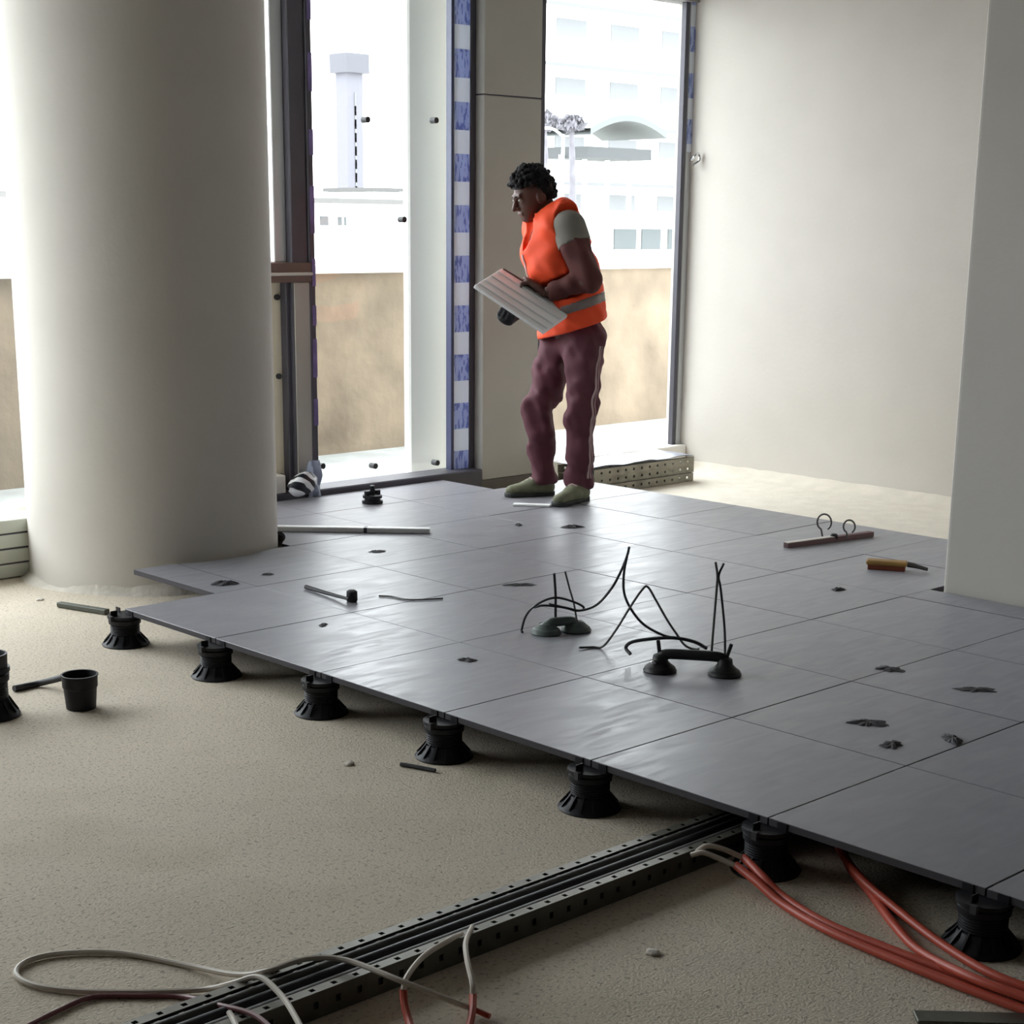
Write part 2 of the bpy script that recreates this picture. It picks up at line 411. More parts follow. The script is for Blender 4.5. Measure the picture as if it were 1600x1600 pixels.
# ------------------------------------------------------------------ outside
tag(MB().box(-12, YW+0.06, -0.6, 14, 4.6, -0.06).build('terrace_floor', M_TERRACE), kind='structure')
tag(MB().box(-12, YW+0.10, -0.06, 14, YW+0.62, 0.045).build('terrace_ledge', M_SILLWHITE, bevel=0.01), kind='structure')
pp = thing('parapet_wall', (0, 4.6, 0), kind='structure')
MB().box(-14, 4.6, -0.3, 16, 4.85, 1.19).build('render_face', M_PARAPET, pp)
MB().box(-14, 4.55, 1.19, 16, 4.9, 1.245).build('coping', M_FACADE, pp, bevel=0.008)
tag(MB().box(-200, 4.9, -1.2, 300, 300, -1.0).build('ground', M_GROUND), kind='structure')
fin = MB().box(3.13, 2.66, -0.06, 3.50, 2.72, 3.4).build('exterior_pilaster', M_FACADE, bevel=0.01)
tag(fin, 'plain white pilaster outside, right behind the tall middle pane', 'pilaster', kind='structure')
over = MB().box(-9, YW+0.12, 3.05, 9, YW+0.6, 3.4).build('trim_2', M_FACADE); tag(over, kind='structure')

def bx(px0, py0, px1, py1, Y, dep):          # outline of a far block -> world x and z ranges
    a = aty(px0, py1, Y); b = aty(px1, py0, Y); return a[0], b[0], min(a[2], b[2]), max(a[2], b[2])
def facade_box(name, px0, py0, px1, py1, Y, dep, m, parent, base=None):
    x0, x1, z0, z1 = bx(px0, py0, px1, py1, Y, dep)
    return MB().box(x0, Y, z0 if base is None else base, x1, Y+dep, z1).build(name, m, parent)
# big white block across the road, with storeys of ledges and windows
YH = 42.0
x0, _, _, zt = bx(745, 60, 1300, 340, YH, 0); x1 = x0+34
ho = thing('apartment_block', ((x0+x1)/2, YH+5, -1), label='big white apartment block across the road, ledges on every storey', cat='building')
MB().box(x0, YH, -1, x1, YH+4, zt).build('wall', M_FACADE, ho)
MB().box(x0+1, YH+1, zt, x1-4, YH+3.5, zt+1.0).build('roof_storey', M_FACADE, ho)
nst = 5; hs = (zt+1)/nst
for s_ in range(nst):
    zf = -1+hs*s_
    MB().box(x0-0.2, YH-0.9, zf+hs-0.22, x1+0.2, YH, zf+hs).build('ledge', M_FACADE, ho)
    for k in range(11):
        xw = x0+1.0+k*3.0
        if xw+1.6 < x1: MB().box(xw, YH-0.04, zf+0.9, xw+1.6, YH+0.02, zf+hs-0.6).build('window_pane', M_PALEGLASS, ho)
    MB().box(x0-0.25, YH-0.95, zf+hs-0.30, x1+0.25, YH-0.9, zf+hs-0.18).build('ledge_shade', M_LEDGE, ho)  # darker strip paints the shadow line of each ledge
# low pavilion with dark windows
YP = 17.0
a = aty(948, 420, YP); b = aty(1110, 345, YP); zt = b[2]
pv = thing('pavilion', ((a[0]+b[0])/2, YP+2, -1), label='low white pavilion with dark square windows, seen through the right window', cat='building')
MB().box(a[0]-3, YP, -1, b[0]+3, YP+4, zt).build('wall', M_FACADE, pv)
MB().box(a[0]-3.2, YP-0.3, zt, b[0]+3.2, YP+4.2, zt+0.16).build('roof', M_FACADE, pv)
for q0, q1 in ((958, 993), (1001, 1031), (1042, 1062)):
    c = aty(q0, 390, YP); d = aty(q1, 358, YP)
    MB().box(c[0], YP-0.03, c[2], d[0], YP+0.05, d[2]).build('window_pane', M_FACADEGLASS, pv)
    MB().box(c[0]-0.04, YP-0.05, c[2]-0.05, d[0]+0.04, YP+0.02, c[2]).build('window_sill', M_FACADE, pv)
# canopy in front of the block
YN = 34.0
a = aty(922, 240, YN); b = aty(1042, 208, YN)
cn = thing('entrance_canopy', ((a[0]+b[0])/2, YN, -1), label='pale grey arched entrance canopy on posts before the apartment block', cat='canopy')
vs = []; fs = []; nn = 14
for k in range(nn+1):
    t = k/nn; x = a[0]+(b[0]-a[0])*t; z = a[2]+0.3+(b[2]-a[2])*(math.sin(PI*min(1, t*0.75+0.12)))
    for y in (YN, YN+3):
        vs += [(x, y, z), (x, y, z+0.2)]
for k in range(nn):
    o_ = 4*k; p_ = o_+4
    fs += [(o_+1, p_+1, p_+3, o_+3), (o_, o_+2, p_+2, p_), (o_, p_, p_+1, o_+1), (o_+2, o_+3, p_+3, p_+2)]
MB().add(vs, fs).build('roof', mat('canopy_grey', lin(92, 96, 96), 0.6), cn)
MB().box(a[0]+0.3, YN+0.4, a[2]-0.1, b[0]-0.3, YN+2.6, a[2]+0.25).build('soffit_shade', mat('canopy_shadow_grey', lin(64, 66, 68), 0.7), cn)  # dark block paints in the shade under the canopy roof
for t in (0.05, 0.35, 0.65, 0.95):
    x = a[0]+(b[0]-a[0])*t; MB().tube([(x, YN+1.5, -1), (x, YN+1.5, a[2])], 0.09, 10, 1).build('post', M_ALU_GREY, cn, smooth=True)
# lamp post
p = aty(880, 210, 26); lp = thing('street_lamp', (p[0], 26, -1), label='thin grey street lamp beyond the parapet, by the two trees', cat='lamp')
MB().tube([(p[0], 26, -1), (p[0], 26, p[2])], [0.07, 0.04], 10, 1).build('pole', M_ALU_GREY, lp, smooth=True)
MB().tube([(p[0], 26, p[2]-0.05), (p[0]-0.4, 26, p[2]+0.12), (p[0]-0.9, 26, p[2]+0.1)], 0.035, 8, 4).build('arm', M_ALU_GREY, lp, smooth=True)
MB().lathe([(0.02, 0.1), (0.14, 0.04), (0.16, 0.0), (0.02, -0.03)], (p[0]-0.95, 26, p[2]+0.05), 12).build('lamp_head', M_ALU_DARK, lp, smooth=True)
# trees
def tree(px, py, Y, r, label):
    p = aty(px, py, Y); t = thing('street_tree', (p[0], Y, -1), label=label, cat='tree', group='trees across the road')
    MB().tube([(p[0], Y, -1), (p[0]+0.1, Y, p[2]*0.5), (p[0], Y, p[2])], [0.16, 0.07], 8, 4).build('trunk', M_LEAF, t, smooth=True)
    fo = MB()
    for k in range(240):
        d = rng.normal(size=3); d /= np.linalg.norm(d); q = np.array([p[0], Y, p[2]])+d*np.array([r, r, r*0.55])*rng.random()**0.4
        u = rng.normal(size=3); u /= np.linalg.norm(u); w = np.cross(u, rng.normal(size=3)); w /= np.linalg.norm(w); s = 0.10+0.08*rng.random()
        fo.add([q-u*s, q+w*s*0.5, q+u*s, q-w*s*0.5], [(0, 1, 2, 3)])
    f = fo.build('foliage', M_LEAF, t); f['kind'] = 'stuff'
tree(850, 190, 30, 0.42, 'small dark tree across the road, the one nearer the clad pier')
tree(893, 193, 31, 0.40, 'small dark tree across the road, the one next to the street lamp')
# slim lilac tower and low houses through the middle pane
YT = 70.0
a = aty(545, 345, YT); b = aty(566, 85, YT)
tw = thing('tower_block', ((a[0]+b[0])/2, YT, -1), label='slim pale lilac tower block far off behind the middle pane', cat='building')
MB().box(a[0], YT, -1, b[0], YT+1.0, b[2]).build('wall', M_LILAC, tw)
MB().box(a[0]-0.25, YT-0.3, b[2]-1.0, b[0]+0.25, YT+1.2, b[2]).build('roof_cap', mat('tower_cap', lin(84, 84, 90), 0.8), tw)
for k in range(9):
    z = 1.5+k*(b[2]-4)/9
    MB().box(a[0]+0.5, YT-0.05, z, b[0]-0.5, YT+0.05, z+1.2).build('window_pane', M_PALEGLASS, tw)
YL = 30.0
a = aty(470, 420, YL); b = aty(640, 320, YL)
lh = thing('low_house', ((a[0]+b[0])/2, YL+3, -1), label='long low white house behind the middle pane, small windows', cat='building')
MB().box(a[0]-12, YL, -1, b[0]+2, YL+6, b[2]).build('wall', M_FACADE, lh)
MB().box(a[0]-12.2, YL-0.4, b[2], b[0]+2.2, YL+6.3, b[2]+0.12).build('roof', mat('roof_grey', lin(92, 91, 90), 0.8), lh)
for q0, q1 in ((500, 512), (528, 533), (538, 548), (600, 608), (626, 634)):
    c = aty(q0, 352, YL); d = aty(q1, 338, YL)
    MB().box(c[0], YL-0.03, c[2], d[0], YL+0.05, d[2]).build('window_pane', M_FACADEGLASS, lh)
c = aty(582, 318, YL+2); d = aty(624, 300, YL+2)
rb = MB().box(c[0], YL+2, b[2]+0.1, d[0], YL+4, d[2]).build('roof_room', M_FACADE, lh)
MB().box(c[0]-0.1, YL+1.9, d[2], d[0]+0.1, YL+4.1, d[2]+0.1).build('roof_room_lid', mat('roof_grey', None), rb)

# ------------------------------------------------------------------ raised tiles
T = 0.6; TT = 0.02
rf = thing('floor_raised', (0, 0, HT), kind='structure')
TILES = {}
def two_tone(me):                            # glazed top, dark body
    me.materials.append(M_TILEBODY)
    for p in me.polygons: p.material_index = 0 if p.normal.z > 0.5 else 1
def tile_mesh(sx, sy):
    key = (round(sx, 3), round(sy, 3))
    if key not in TILES:
        m = MB().box(0.0016, 0.0016, -TT, sx-0.0016, sy-0.0016, 0)
        o = m.build('floor_tile', M_TILE, None, bevel=0.0012); TILES[key] = o.data; two_tone(o.data)
        bpy.data.objects.remove(o)
    return TILES[key]
def tile(x, y, sx=T, sy=T):
    o = link('floor_tile', tile_mesh(sx, sy), rf); o.location = (x, y, random.uniform(-0.0006, 0.0006)); return o
def round_cut(x, y, sx, sy):                 # tile with a bite taken out around the column
    R = CR+0.035; n = 22
    pts = [(x+sx*i/n, y) for i in range(n)]+[(x+sx, y+sy*i/n) for i in range(n)]+[(x+sx-sx*i/n, y+sy) for i in range(n)]+[(x, y+sy-sy*i/n) for i in range(n)]
    def inside(p): return math.hypot(p[0]-CX, p[1]-CY) < R
    # walk the edge; points inside the circle move out radially along the circle, if that stays in the cell
    res = []
    nb = len(pts)
    start = next((i for i in range(nb) if not inside(pts[i])), None)
    if start is None: return None
    pts = pts[start:]+pts[:start]
    run = []
    for p in pts+[pts[0]]:
        if inside(p): run.append(p); continue
        if run:
            a0 = math.atan2(res[-1][1]-CY, res[-1][0]-CX); a1 = math.atan2(p[1]-CY, p[0]-CX)
            da = (a1-a0+PI) % (2*PI)-PI
            for j in range(0, 13):
                a = a0+da*j/12; res.append((CX+R*math.cos(a), CY+R*math.sin(a)))
            run = []
        res.append(p)
    res = res[:-1]
    g = 0.0016
    res = [(min(max(px, x+g), x+sx-g), min(max(py, y+g), y+sy-g)) for px, py in res]
    k = len(res)
    bm = bmesh.new()
    f = bm.faces.new([bm.verts.new((p[0], p[1], 0)) for p in res])
    bmesh.ops.recalc_face_normals(bm, faces=[f])
    if f.normal.z < 0: f.normal_flip()
    ex = bmesh.ops.extrude_face_region(bm, geom=[f])
    bmesh.ops.translate(bm, verts=[v for v in ex['geom'] if isinstance(v, bmesh.types.BMVert)], vec=(0, 0, -TT))
    bmesh.ops.recalc_face_normals(bm, faces=bm.faces)
    bmesh.ops.triangulate(bm, faces=[q for q in bm.faces if len(q.verts) > 4])
    me = bpy.data.meshes.new('floor_tile'); bm.to_mesh(me); bm.free(); me.materials.append(M_TILE); two_tone(me)
    return link('floor_tile', me, rf)
for j in range(-8, 4):
    for i in range(0, 6):
        x, y = i*T, j*T
        sx, sy = T, T
        if y >= 1.79: sy = 0.425
        if y < PY0-0.3 or y+T <= PY0+0.01:       # the near pier
            if x >= PX0: continue
            sx = min(T, PX0-0.015-x)
        if y+T > PY0 and y < PY0 and x+sx > PX0: sx = PX0-0.015-x
        if sx < 0.08: continue
        if x >= 2.99 and y >= 1.79: continue
        if x < 0.59 and y >= 0.59:
            if y < 1.19: round_cut(0.40, y, 0.20, sy)      # cut piece against the column
            continue
        cx = min(max(CX, x), x+sx); cy = min(max(CY, y), y+sy)
        if math.hypot(cx-CX, cy-CY) < CR+0.035:
            if (x+sx/2-CX)**2+(y+sy/2-CY)**2 < 0.30**2: continue
            round_cut(x, y, sx, sy); continue
        tile(x, y, sx, sy)

# ------------------------------------------------------------------ pedestals
def make_pedestal(label, group):
    o = thing('paving_pedestal', (0, 0, 0), label=label, cat='pedestal', group=group)
    b = MB().lathe([(0.086, 0), (0.088, 0.004), (0.084, 0.009), (0.072, 0.017), (0.060, 0.030), (0.056, 0.040), (0.052, 0.042)], n=40)
    b.build('base', M_BLACKPL, o, smooth=True)
    g = MB()
    for k in range(14):
        a = 2*PI*k/14; c, s = math.cos(a), math.sin(a); t = np.array([-s, c, 0])*0.002
        g.add([np.array([0.053*c, 0.053*s, 0.048])-t, np.array([0.084*c, 0.084*s, 0.012])-t, np.array([0.053*c, 0.053*s, 0.012])-t,
               np.array([0.053*c, 0.053*s, 0.048])+t, np.array([0.084*c, 0.084*s, 0.012])+t, np.array([0.053*c, 0.053*s, 0.012])+t],
              [(0, 1, 2), (5, 4, 3), (0, 3, 4, 1), (1, 4, 5, 2), (2, 5, 3, 0)])
    g.build('gusset_ring', M_BLACKPL, o)
    pr = []
    for k in range(7):
        z = 0.042+k*0.0065; pr += [(0.0515, z), (0.054, z+0.002), (0.054, z+0.004), (0.0515, z+0.006)]
    MB().lathe(pr+[(0.05, 0.09)], n=36).build('threaded_sleeve', M_BLACKPL, o, smooth=True)
    MB().lathe([(0.05, 0.082), (0.059, 0.083), (0.060, 0.098), (0.056, 0.101), (0.063, 0.104), (0.063, HT-TT-0.0008), (0.02, HT-TT-0.0008)], n=40).build('head', M_BLACKPL, o, smooth=True)
    for a in range(4):
        c, s = math.cos(a*PI/2), math.sin(a*PI/2)
        p = np.array([0.030*c, 0.030*s, HT-TT+0.009]); q = np.array([0.058*c, 0.058*s, HT-TT+0.009])
        MB().bar(p, q, 0.0028, 0.02).build('spacer_tab', M_BLACKPL, o)
    MB().bar((-0.070, -0.012, 0.108), (-0.058, -0.012, 0.108), 0.016, 0.02).build('lock_key', M_BLACKPL2, o)
    return o
names = ['black pedestal at the tile edge, nearest the round column', 'black pedestal at the tile edge, second from the round column',
         'black pedestal at the tile edge, third from the round column, stick at its foot', 'black pedestal at the tile edge, between the foot stick and the cable tray',
         'black pedestal at the tile edge, beside the mouth of the cable tray', 'black pedestal at the tile edge, behind the orange conduits']
GP = 'pedestals under the front tile edge'
proto = make_pedestal(names[0], GP)
for k in range(1, 6): copy_tree(proto, (0, -0.6*k, 0), label=names[k], group=GP)
copy_tree(proto, (0, 0.6, 0), label='black pedestal standing clear of the tiles, in front of the round column', group=GP)
wh = ['behind the one nearest the column', 'behind the second from the column', 'behind the one with the stick', 'left of the cable tray', 'right of the cable tray', 'behind the one at the conduits']
for k in range(0, 6): copy_tree(proto, (0.6, -0.6*k, 0), label='black pedestal in the second row under the tiles, '+wh[k], group='second row of pedestals under the tiles')
tl = copy_tree(proto, (-0.80, 0.07, 0), label='tall black pedestal at the left edge with an open collar on top', group=None)
tl.scale = (1, 1, 1.42)
if 'group' in tl: del tl['group']
mb = MB().lathe([(0.052, 0.158), (0.056, 0.158), (0.058, 0.205), (0.052, 0.205), (0.050, 0.165), (0.03, 0.162)], (-0.80, 0.07, 0), 32)
cl = mb.build('open_collar', M_BLACKPL2, None, smooth=True); cl.parent = tl
cl.matrix_parent_inverse = (Matrix.Translation(tl.location) @ Matrix.Diagonal((1, 1, 1.42, 1))).inverted()
# pot
pt = thing('plastic_pot', at(127, 1108, 0), label='small open black plastic pot alone on the bare concrete', cat='pot')
pc_ = at(127, 1106, 0)
MB().lathe([(0.045, 0), (0.0475, 0.002), (0.053, 0.07), (0.056, 0.073), (0.057, 0.108), (0.060, 0.110), (0.060, 0.114), (0.054, 0.114), (0.049, 0.07), (0.044, 0.006)], pc_, 36).build('body', M_BLACKPL, pt, smooth=True)
hd = thing('pedestal_head', at(582, 786, HT), label='loose black pedestal head with an upright stem, below the middle pane', cat='pedestal head')
c = at(582, 786, HT)
MB().lathe([(0.052, 0), (0.054, 0.004), (0.054, 0.014), (0.040, 0.016), (0.040, 0.026), (0.05, 0.028), (0.05, 0.042), (0.02, 0.044)], c, 30).build('plate', M_BLACKPL, hd, smooth=True)
MB().lathe([(0.014, 0.043), (0.013, 0.09), (0.006, 0.093)], c, 16).build('stem', M_BLACKPL, hd, smooth=True)
for s in (-1, 1): MB().box(c[0]-0.012+s*0.034, c[1]-0.012, c[2]+0.0415, c[0]+0.012+s*0.034, c[1]+0.012, c[2]+0.066).build('lug', M_BLACKPL, hd, bevel=0.003)

def single(name, mb, m, label, cat, group=None, **k):
    o = mb.build(name, m, None, **k); return tag(o, label, cat, group)
single('rod', MB().tube([at(22, 1076, 0.012), at(60, 1068, 0.012), at(101, 1058, 0.05)], 0.011, 10, 4), M_BLACKPL2, 'short dark rod on the concrete between the tall pedestal and the pot', 'rod', smooth=True)
p0, p1 = at(92, 944, 0.012), at(168, 956, 0.012)
single('flat_bar', MB().bar(p0, p1, 0.03, 0.02), mat('olive_bar', lin(84, 86, 76), 0.6), 'olive grey flat bar on the floor, leading to the clear-standing pedestal', 'bar', bevel=0.003)
single('stick', MB().tube([at(626, 1194, 0.007), at(650, 1198, 0.007), at(680, 1204, 0.006)], 0.0065, 8, 4), M_BLACKPL2, 'thin black stick on the concrete at the foot of the third pedestal', 'stick', smooth=True)

# ------------------------------------------------------------------ cable tray and its cables
TY0, TY1, TH = -2.29, -2.145, 0.056
def make_tray(name, x0, x1, y0, y1, h, z0, label, cat, group=None, slot=0.055, m=None):
    m = m or M_GALV
    o = thing(name, ((x0+x1)/2, (y0+y1)/2, z0), label=label, cat=cat, group=group)
    MB().box(x0, y0, z0+0.0005, x1, y1, z0+0.003).build('base_plate', m, o)
    for y, s in ((y0, 1), (y1, -1)):
        w = MB(); ya, yb = (y, y+0.002) if s > 0 else (y-0.002, y)
        w.box(x0, ya, z0+0.003, x1, yb, z0+h*0.38); w.box(x0, ya, z0+h*0.66, x1, yb, z0+h)
        n = int((x1-x0)/slot)
        for k in range(n+1):
            xa = x0+k*slot; xb = min(xa+slot*0.78, x1)
            if xb > xa: w.box(xa, ya, z0+h*0.38, xb, yb, z0+h*0.66)
        w.build('side_wall', m, o)
        lip = MB(); la, lb = (y, y+0.026) if s > 0 else (y-0.026, y)
        lip.box(x0, la, z0+h, x1, la+0.007, z0+h+0.0018); lip.box(x0, lb-0.007, z0+h, x1, lb, z0+h+0.0018)
        for k in range(n+1):
            xa = x0+k*slot; xb = min(xa+slot*0.78, x1)
            if xb > xa: lip.box(xa, la+0.007, z0+h, xb, lb-0.007, z0+h+0.0018)
        lip.build('slotted_lip', mat('pale_galvanised', lin(122, 120, 112), 0.4, 0.5, 0.15, 20), o)
    return o
make_tray('cable_tray', -1.95, 0.62, TY0, TY1, TH, 0, 'long slotted metal cable tray running across the concrete in under the tiles', 'cable tray')
gc = 'dark cables lying in the tray'
for k, (yy, rr, mm, lb) in enumerate(((-2.271, 0.0145, M_CABLE, 'black cable in the tray, along its near side'), (-2.239, 0.0155, M_CABLE2, 'dark grey cable in the tray, second from its near side'),
                               (-2.205, 0.0165, M_CABLE, 'thickest black cable, in the middle of the tray'), (-2.169, 0.0165, M_CABLE2, 'dark grey cable in the tray, along its far side'))):
    pts = [(-1.94+0.25*i, yy+0.0008*math.sin(i*1.7+k), 0.004+rr) for i in range(11)]
    single('cable', MB().tube(pts, rr, 12, 4), mm, lb, 'cable', gc, smooth=True)
for k, (yy, rr, mm, lb) in enumerate(((-2.254, 0.0125, M_CABLE2, 'slim grey cable riding on top in the tray, near side'), (-2.2215, 0.0135, M_CABLE, 'black cable riding on top in the middle of the tray'),
                               (-2.186, 0.0125, M_CABLE2, 'slim grey cable riding on top in the tray, far side'))):
    pts = [(-1.94+0.25*i, yy, 0.0318+rr) for i in range(11)]
    single('cable', MB().tube(pts, rr, 12, 4), mm, lb, 'cable', gc, smooth=True)
# orange conduits with white wires
def fl_path(pts): return [at(x, y, z) for x, y, z in pts]
def conduit(pts, wpts, label):
    P = fl_path(pts); o = thing('orange_conduit', (P[-1][0], P[-1][1], 0), label=label, cat='conduit', group='orange conduits')
    MB().tube(P, 0.0105, 10, 8).build('conduit_pipe', M_ORANGE, o, smooth=True)
    if wpts: MB().tube(fl_path(wpts), 0.007, 8, 6).build('white_wire', M_WHITEW, o, smooth=True)
conduit([(1162, 1340, .05), (1190, 1368, .04), (1225, 1402, .015), (1290, 1442, .012), (1390, 1483, .012), (1500, 1524, .012), (1640, 1572, .012)],
        [(1088, 1332, .062), (1104, 1322, .075), (1128, 1326, .07), (1163, 1341, .05)], 'orange conduit from the tray, upper of the two with white ends')
conduit([(1150, 1352, .045), (1185, 1380, .03), (1222, 1412, .012), (1290, 1452, .012), (1390, 1496, .012), (1500, 1540, .012), (1640, 1592, .012)],
        [(1080, 1336, .06), (1098, 1332, .07), (1120, 1340, .06), (1151, 1353, .045)], 'orange conduit from the tray, lower of the two with white ends')
conduit([(1304, 1300, .06), (1314, 1330, .05), (1345, 1372, .035), (1400, 1420, .02), (1470, 1474, .012), (1550, 1522, .012), (1640, 1556, .012)], None, 'orange conduit from under the tiles, running straight past the last pedestal')
conduit([(1312, 1308, .04), (1326, 1352, .03), (1360, 1395, .012), (1398, 1446, .012), (1440, 1488, .012), (1520, 1528, .034), (1640, 1572, .034)], None, 'orange conduit from under the tiles, bending in to join the tray pair')
# pale cables at the front
o = thing('looped_cable', at(30, 1520, 0), label='cream cable making a long loop over the concrete and across the tray', cat='cable')
MB().tube(fl_path([(480, 1625, .06), (462, 1590, .066), (440, 1556, .07), (405, 1527, .074), (365, 1536, .05), (320, 1546, .012), (230, 1550, .007), (130, 1549, .007), (55, 1540, .007), (25, 1522, .007),
                   (42, 1502, .007), (95, 1490, .007), (185, 1489, .007), (290, 1508, .007), (370, 1523, .03), (420, 1516, .062), (480, 1498, .072), (540, 1500, .074), (620, 1530, .072), (700, 1562, .04), (742, 1578, .012)]), 0.0062, 8, 8).build('sheath', M_WHITEW, o, smooth=True)
MB().tube(fl_path([(742, 1578, .012), (765, 1588, .008)]), 0.006, 8, 3).build('cable_end', M_ORANGE, o, smooth=True)
single('maroon_cable', MB().tube(fl_path([(30, 1610, .006), (90, 1580, .006), (145, 1558, .006), (220, 1556, .006), (290, 1558, .008), (340, 1570, .05), (395, 1585, .066), (430, 1612, .066)]), 0.0055, 8, 6), M_MAROONW, 'thin maroon cable under the cream loop at the front', 'cable', smooth=True)
def upcable(w, r, label):
    o = thing('drop_cable', at(r[-1][0], r[-1][1], 0), label=label, cat='cable', group='cables dropping over the tray side')
    MB().tube(fl_path(w), 0.006, 8, 6).build('white_sheath', M_WHITEW, o, smooth=True)
    MB().tube(fl_path(r), 0.0078, 8, 6).build('orange_sleeve', M_ORANGE, o, smooth=True)
upcable([(722, 1460, .055), (700, 1470, .062), (662, 1494, .066), (636, 1526, .066), (630, 1548, .05)], [(630, 1546, .05), (632, 1570, .03), (640, 1600, .012), (650, 1640, .009)], 'white cable with orange sleeve, arching left over the tray')
upcable([(738, 1448, .055), (728, 1472, .066), (730, 1500, .066), (738, 1535, .05), (739, 1556, .03)], [(739, 1554, .03), (738, 1580, .02), (732, 1612, .01), (728, 1640, .009)], 'white cable with orange sleeve, hanging straight down over the tray')
single('wire_offcut', MB().tube(fl_path([(358, 1582, .068), (364, 1592, .066), (372, 1610, .066)]), 0.006, 8, 4), M_WHITEW, 'short white wire end lying on the tray at the front', 'wire', smooth=True)
p0, p1 = at(1430, 1590, 0.006), at(1660, 1596, 0.006)
single('metal_strip', MB().bar(p0, p1, 0.05, 0.01), M_GALV, 'thin metal strip on the concrete at the very front right', 'strip', bevel=0.002)

# ------------------------------------------------------------------ suction lifters and wires on the tiles
def lifter(cA, cB, m, label, lever, hh=0.055, top=0.0):
    A = np.array(cA); B = np.array(cB); o = thing('suction_lifter', (A+B)/2, label=label, cat='suction lifter')
    for c in (A, B):
        cup = MB().lathe([(0.052, 0.0), (0.055, 0.005), (0.050, 0.014), (0.036, 0.026), (0.026, 0.036), (0.023, hh), (0.012, hh+0.006)], c, 28).build('suction_cup', m, o, smooth=True)
        MB().lathe([(0.0505, 0.0145), (0.047, 0.0185), (0.042, 0.0215)], c, 28).build('clamp_ring', M_RUBBER if top else m, cup, smooth=True)
    d = (B-A)/np.linalg.norm(B-A)
    P = [A+[0, 0, hh-0.01], A+d*0.02+np.array([0, 0, hh+0.004]), (A+B)/2+np.array([0, 0, hh+0.006]), B-d*0.02+np.array([0, 0, hh+0.004]), B+[0, 0, hh-0.01]]
    MB().tube(P, 0.0175, 12, 5).build('handle', m, o, smooth=True)
    if top:
        q = A-np.array(RT)*0.022-HEAD*0.02+np.array([0, 0, 0.034]); MB().lathe([(0.004, -0.004), (0.011, -0.002), (0.012, 0.004), (0.004, 0.009)], q, 14).build('valve_button', M_CHROME, o, smooth=True)
    for c, s in ((A, lever[0]), (B, lever[1])):
        if s: MB().bar(c+np.array([0, 0, hh-0.012]), c+d*0.03*s+np.array([0, 0, hh+0.05]), 0.012, 0.01, up=(d[1], -d[0], 0)).build('lever', m, o, bevel=0.002)
    return o
lifter(at(1031, 1049, HT), at(1132, 1055, HT), M_RUBBER, 'black two-cup suction lifter on the tiles, wires standing at its right', (-0.3, 0.6), top=1.0)
lifter(at(853, 990, HT), at(900, 986, HT), M_GREENRUB, 'grey green two-cup suction lifter under the tangle of wires', (0, 0), hh=0.034)
def wires(base, pts, label, r=0.0042, m=M_CABLE, drop=True):
    P = []
    for i, (x, y) in enumerate(pts):
        q = upright(x, y, base, 0.02*math.sin(i*1.3)); q[2] = max(q[2], HT+r+0.0005); P.append(q)
    return single('wire', MB().tube(P, r, 8, 7), m, label, 'wire', 'stiff black wires on the tiles', smooth=True)
bF = at(868, 990, HT); bM = at(985, 1016, HT); bN = at(1112, 1036, HT)
wires(bF, [(868, 990), (868, 960), (868, 930), (866, 896)], 'black wire standing straight up from the grey green lifter', 0.0046)
wires(bF, [(902, 975), (897, 945), (890, 920), (883, 893)], 'thin wire leaning back beside the straight one over the grey green lifter', 0.0032, M_CABLE2)
wires(bF, [(816, 1008), (815, 985), (822, 962), (838, 945), (866, 934), (895, 940), (912, 949), (905, 954), (880, 949), (850, 946), (835, 949)], 'black wire bent in a big loop around the grey green lifter')
wires(bF, [(858, 944), (885, 950), (905, 954), (932, 945), (955, 920), (970, 893), (980, 868), (983, 855)], 'black wire sweeping up to the highest tip of the tangle', 0.0046)
wires(bM, [(980, 868), (975, 895), (975, 925), (985, 950), (1005, 975), (1035, 992), (1060, 998)], 'black wire dropping from the high tip towards the black lifter', 0.0044)
wires(bM, [(905, 1012), (925, 1016), (942, 1010), (962, 985), (985, 948), (1003, 922), (1012, 917), (1025, 938), (1042, 968), (1058, 992), (1068, 1006), (1078, 1018), (1092, 1024)], 'grey wire bent into a peak between the two lifters', 0.004, M_CABLE2)
wires(bN, [(985, 1022), (978, 1012), (988, 1003), (1020, 998), (1055, 997), (1085, 1003), (1104, 1013)], 'thick black wire lying in an arc behind the black lifter', 0.006)
wires(bN, [(1111, 1030), (1114, 990), (1119, 930), (1121, 900), (1118, 878)], 'wire standing up beside the black lifter, slanting right', 0.004, M_CABLE2)
wires(bN, [(1133, 1035), (1132, 980), (1126, 920), (1123, 900), (1131, 880)], 'wire standing up beside the black lifter, slanting left', 0.004, M_CABLE)

# ------------------------------------------------------------------ things lying on the tiles
p0, p1 = at(415, 825, HT+0.012), at(672, 829, HT+0.012)
lb = thing('spirit_level', (p0+p1)/2-np.array([0, 0, 0.012]), label='long white bar lying on the tiles right of the round column', cat='bar')
MB().bar(p0, p1, 0.045, 0.024).build('body', M_WHITEPAINT, lb, bevel=0.003)
q = p0+(p1-p0)*0.6; MB().bar(q, q+(p1-p0)*0.02, 0.046, 0.0255).build('joint_cap', M_ALU_DARK, lb)
p0, p1 = at(802, 788, HT+0.006), at(860, 790, HT+0.006)
single('thin_batten', MB().bar(p0, p1, 0.05, 0.011), M_WHITEPAINT, 'short pale batten on the tiles at the feet of the worker', 'batten', bevel=0.002)
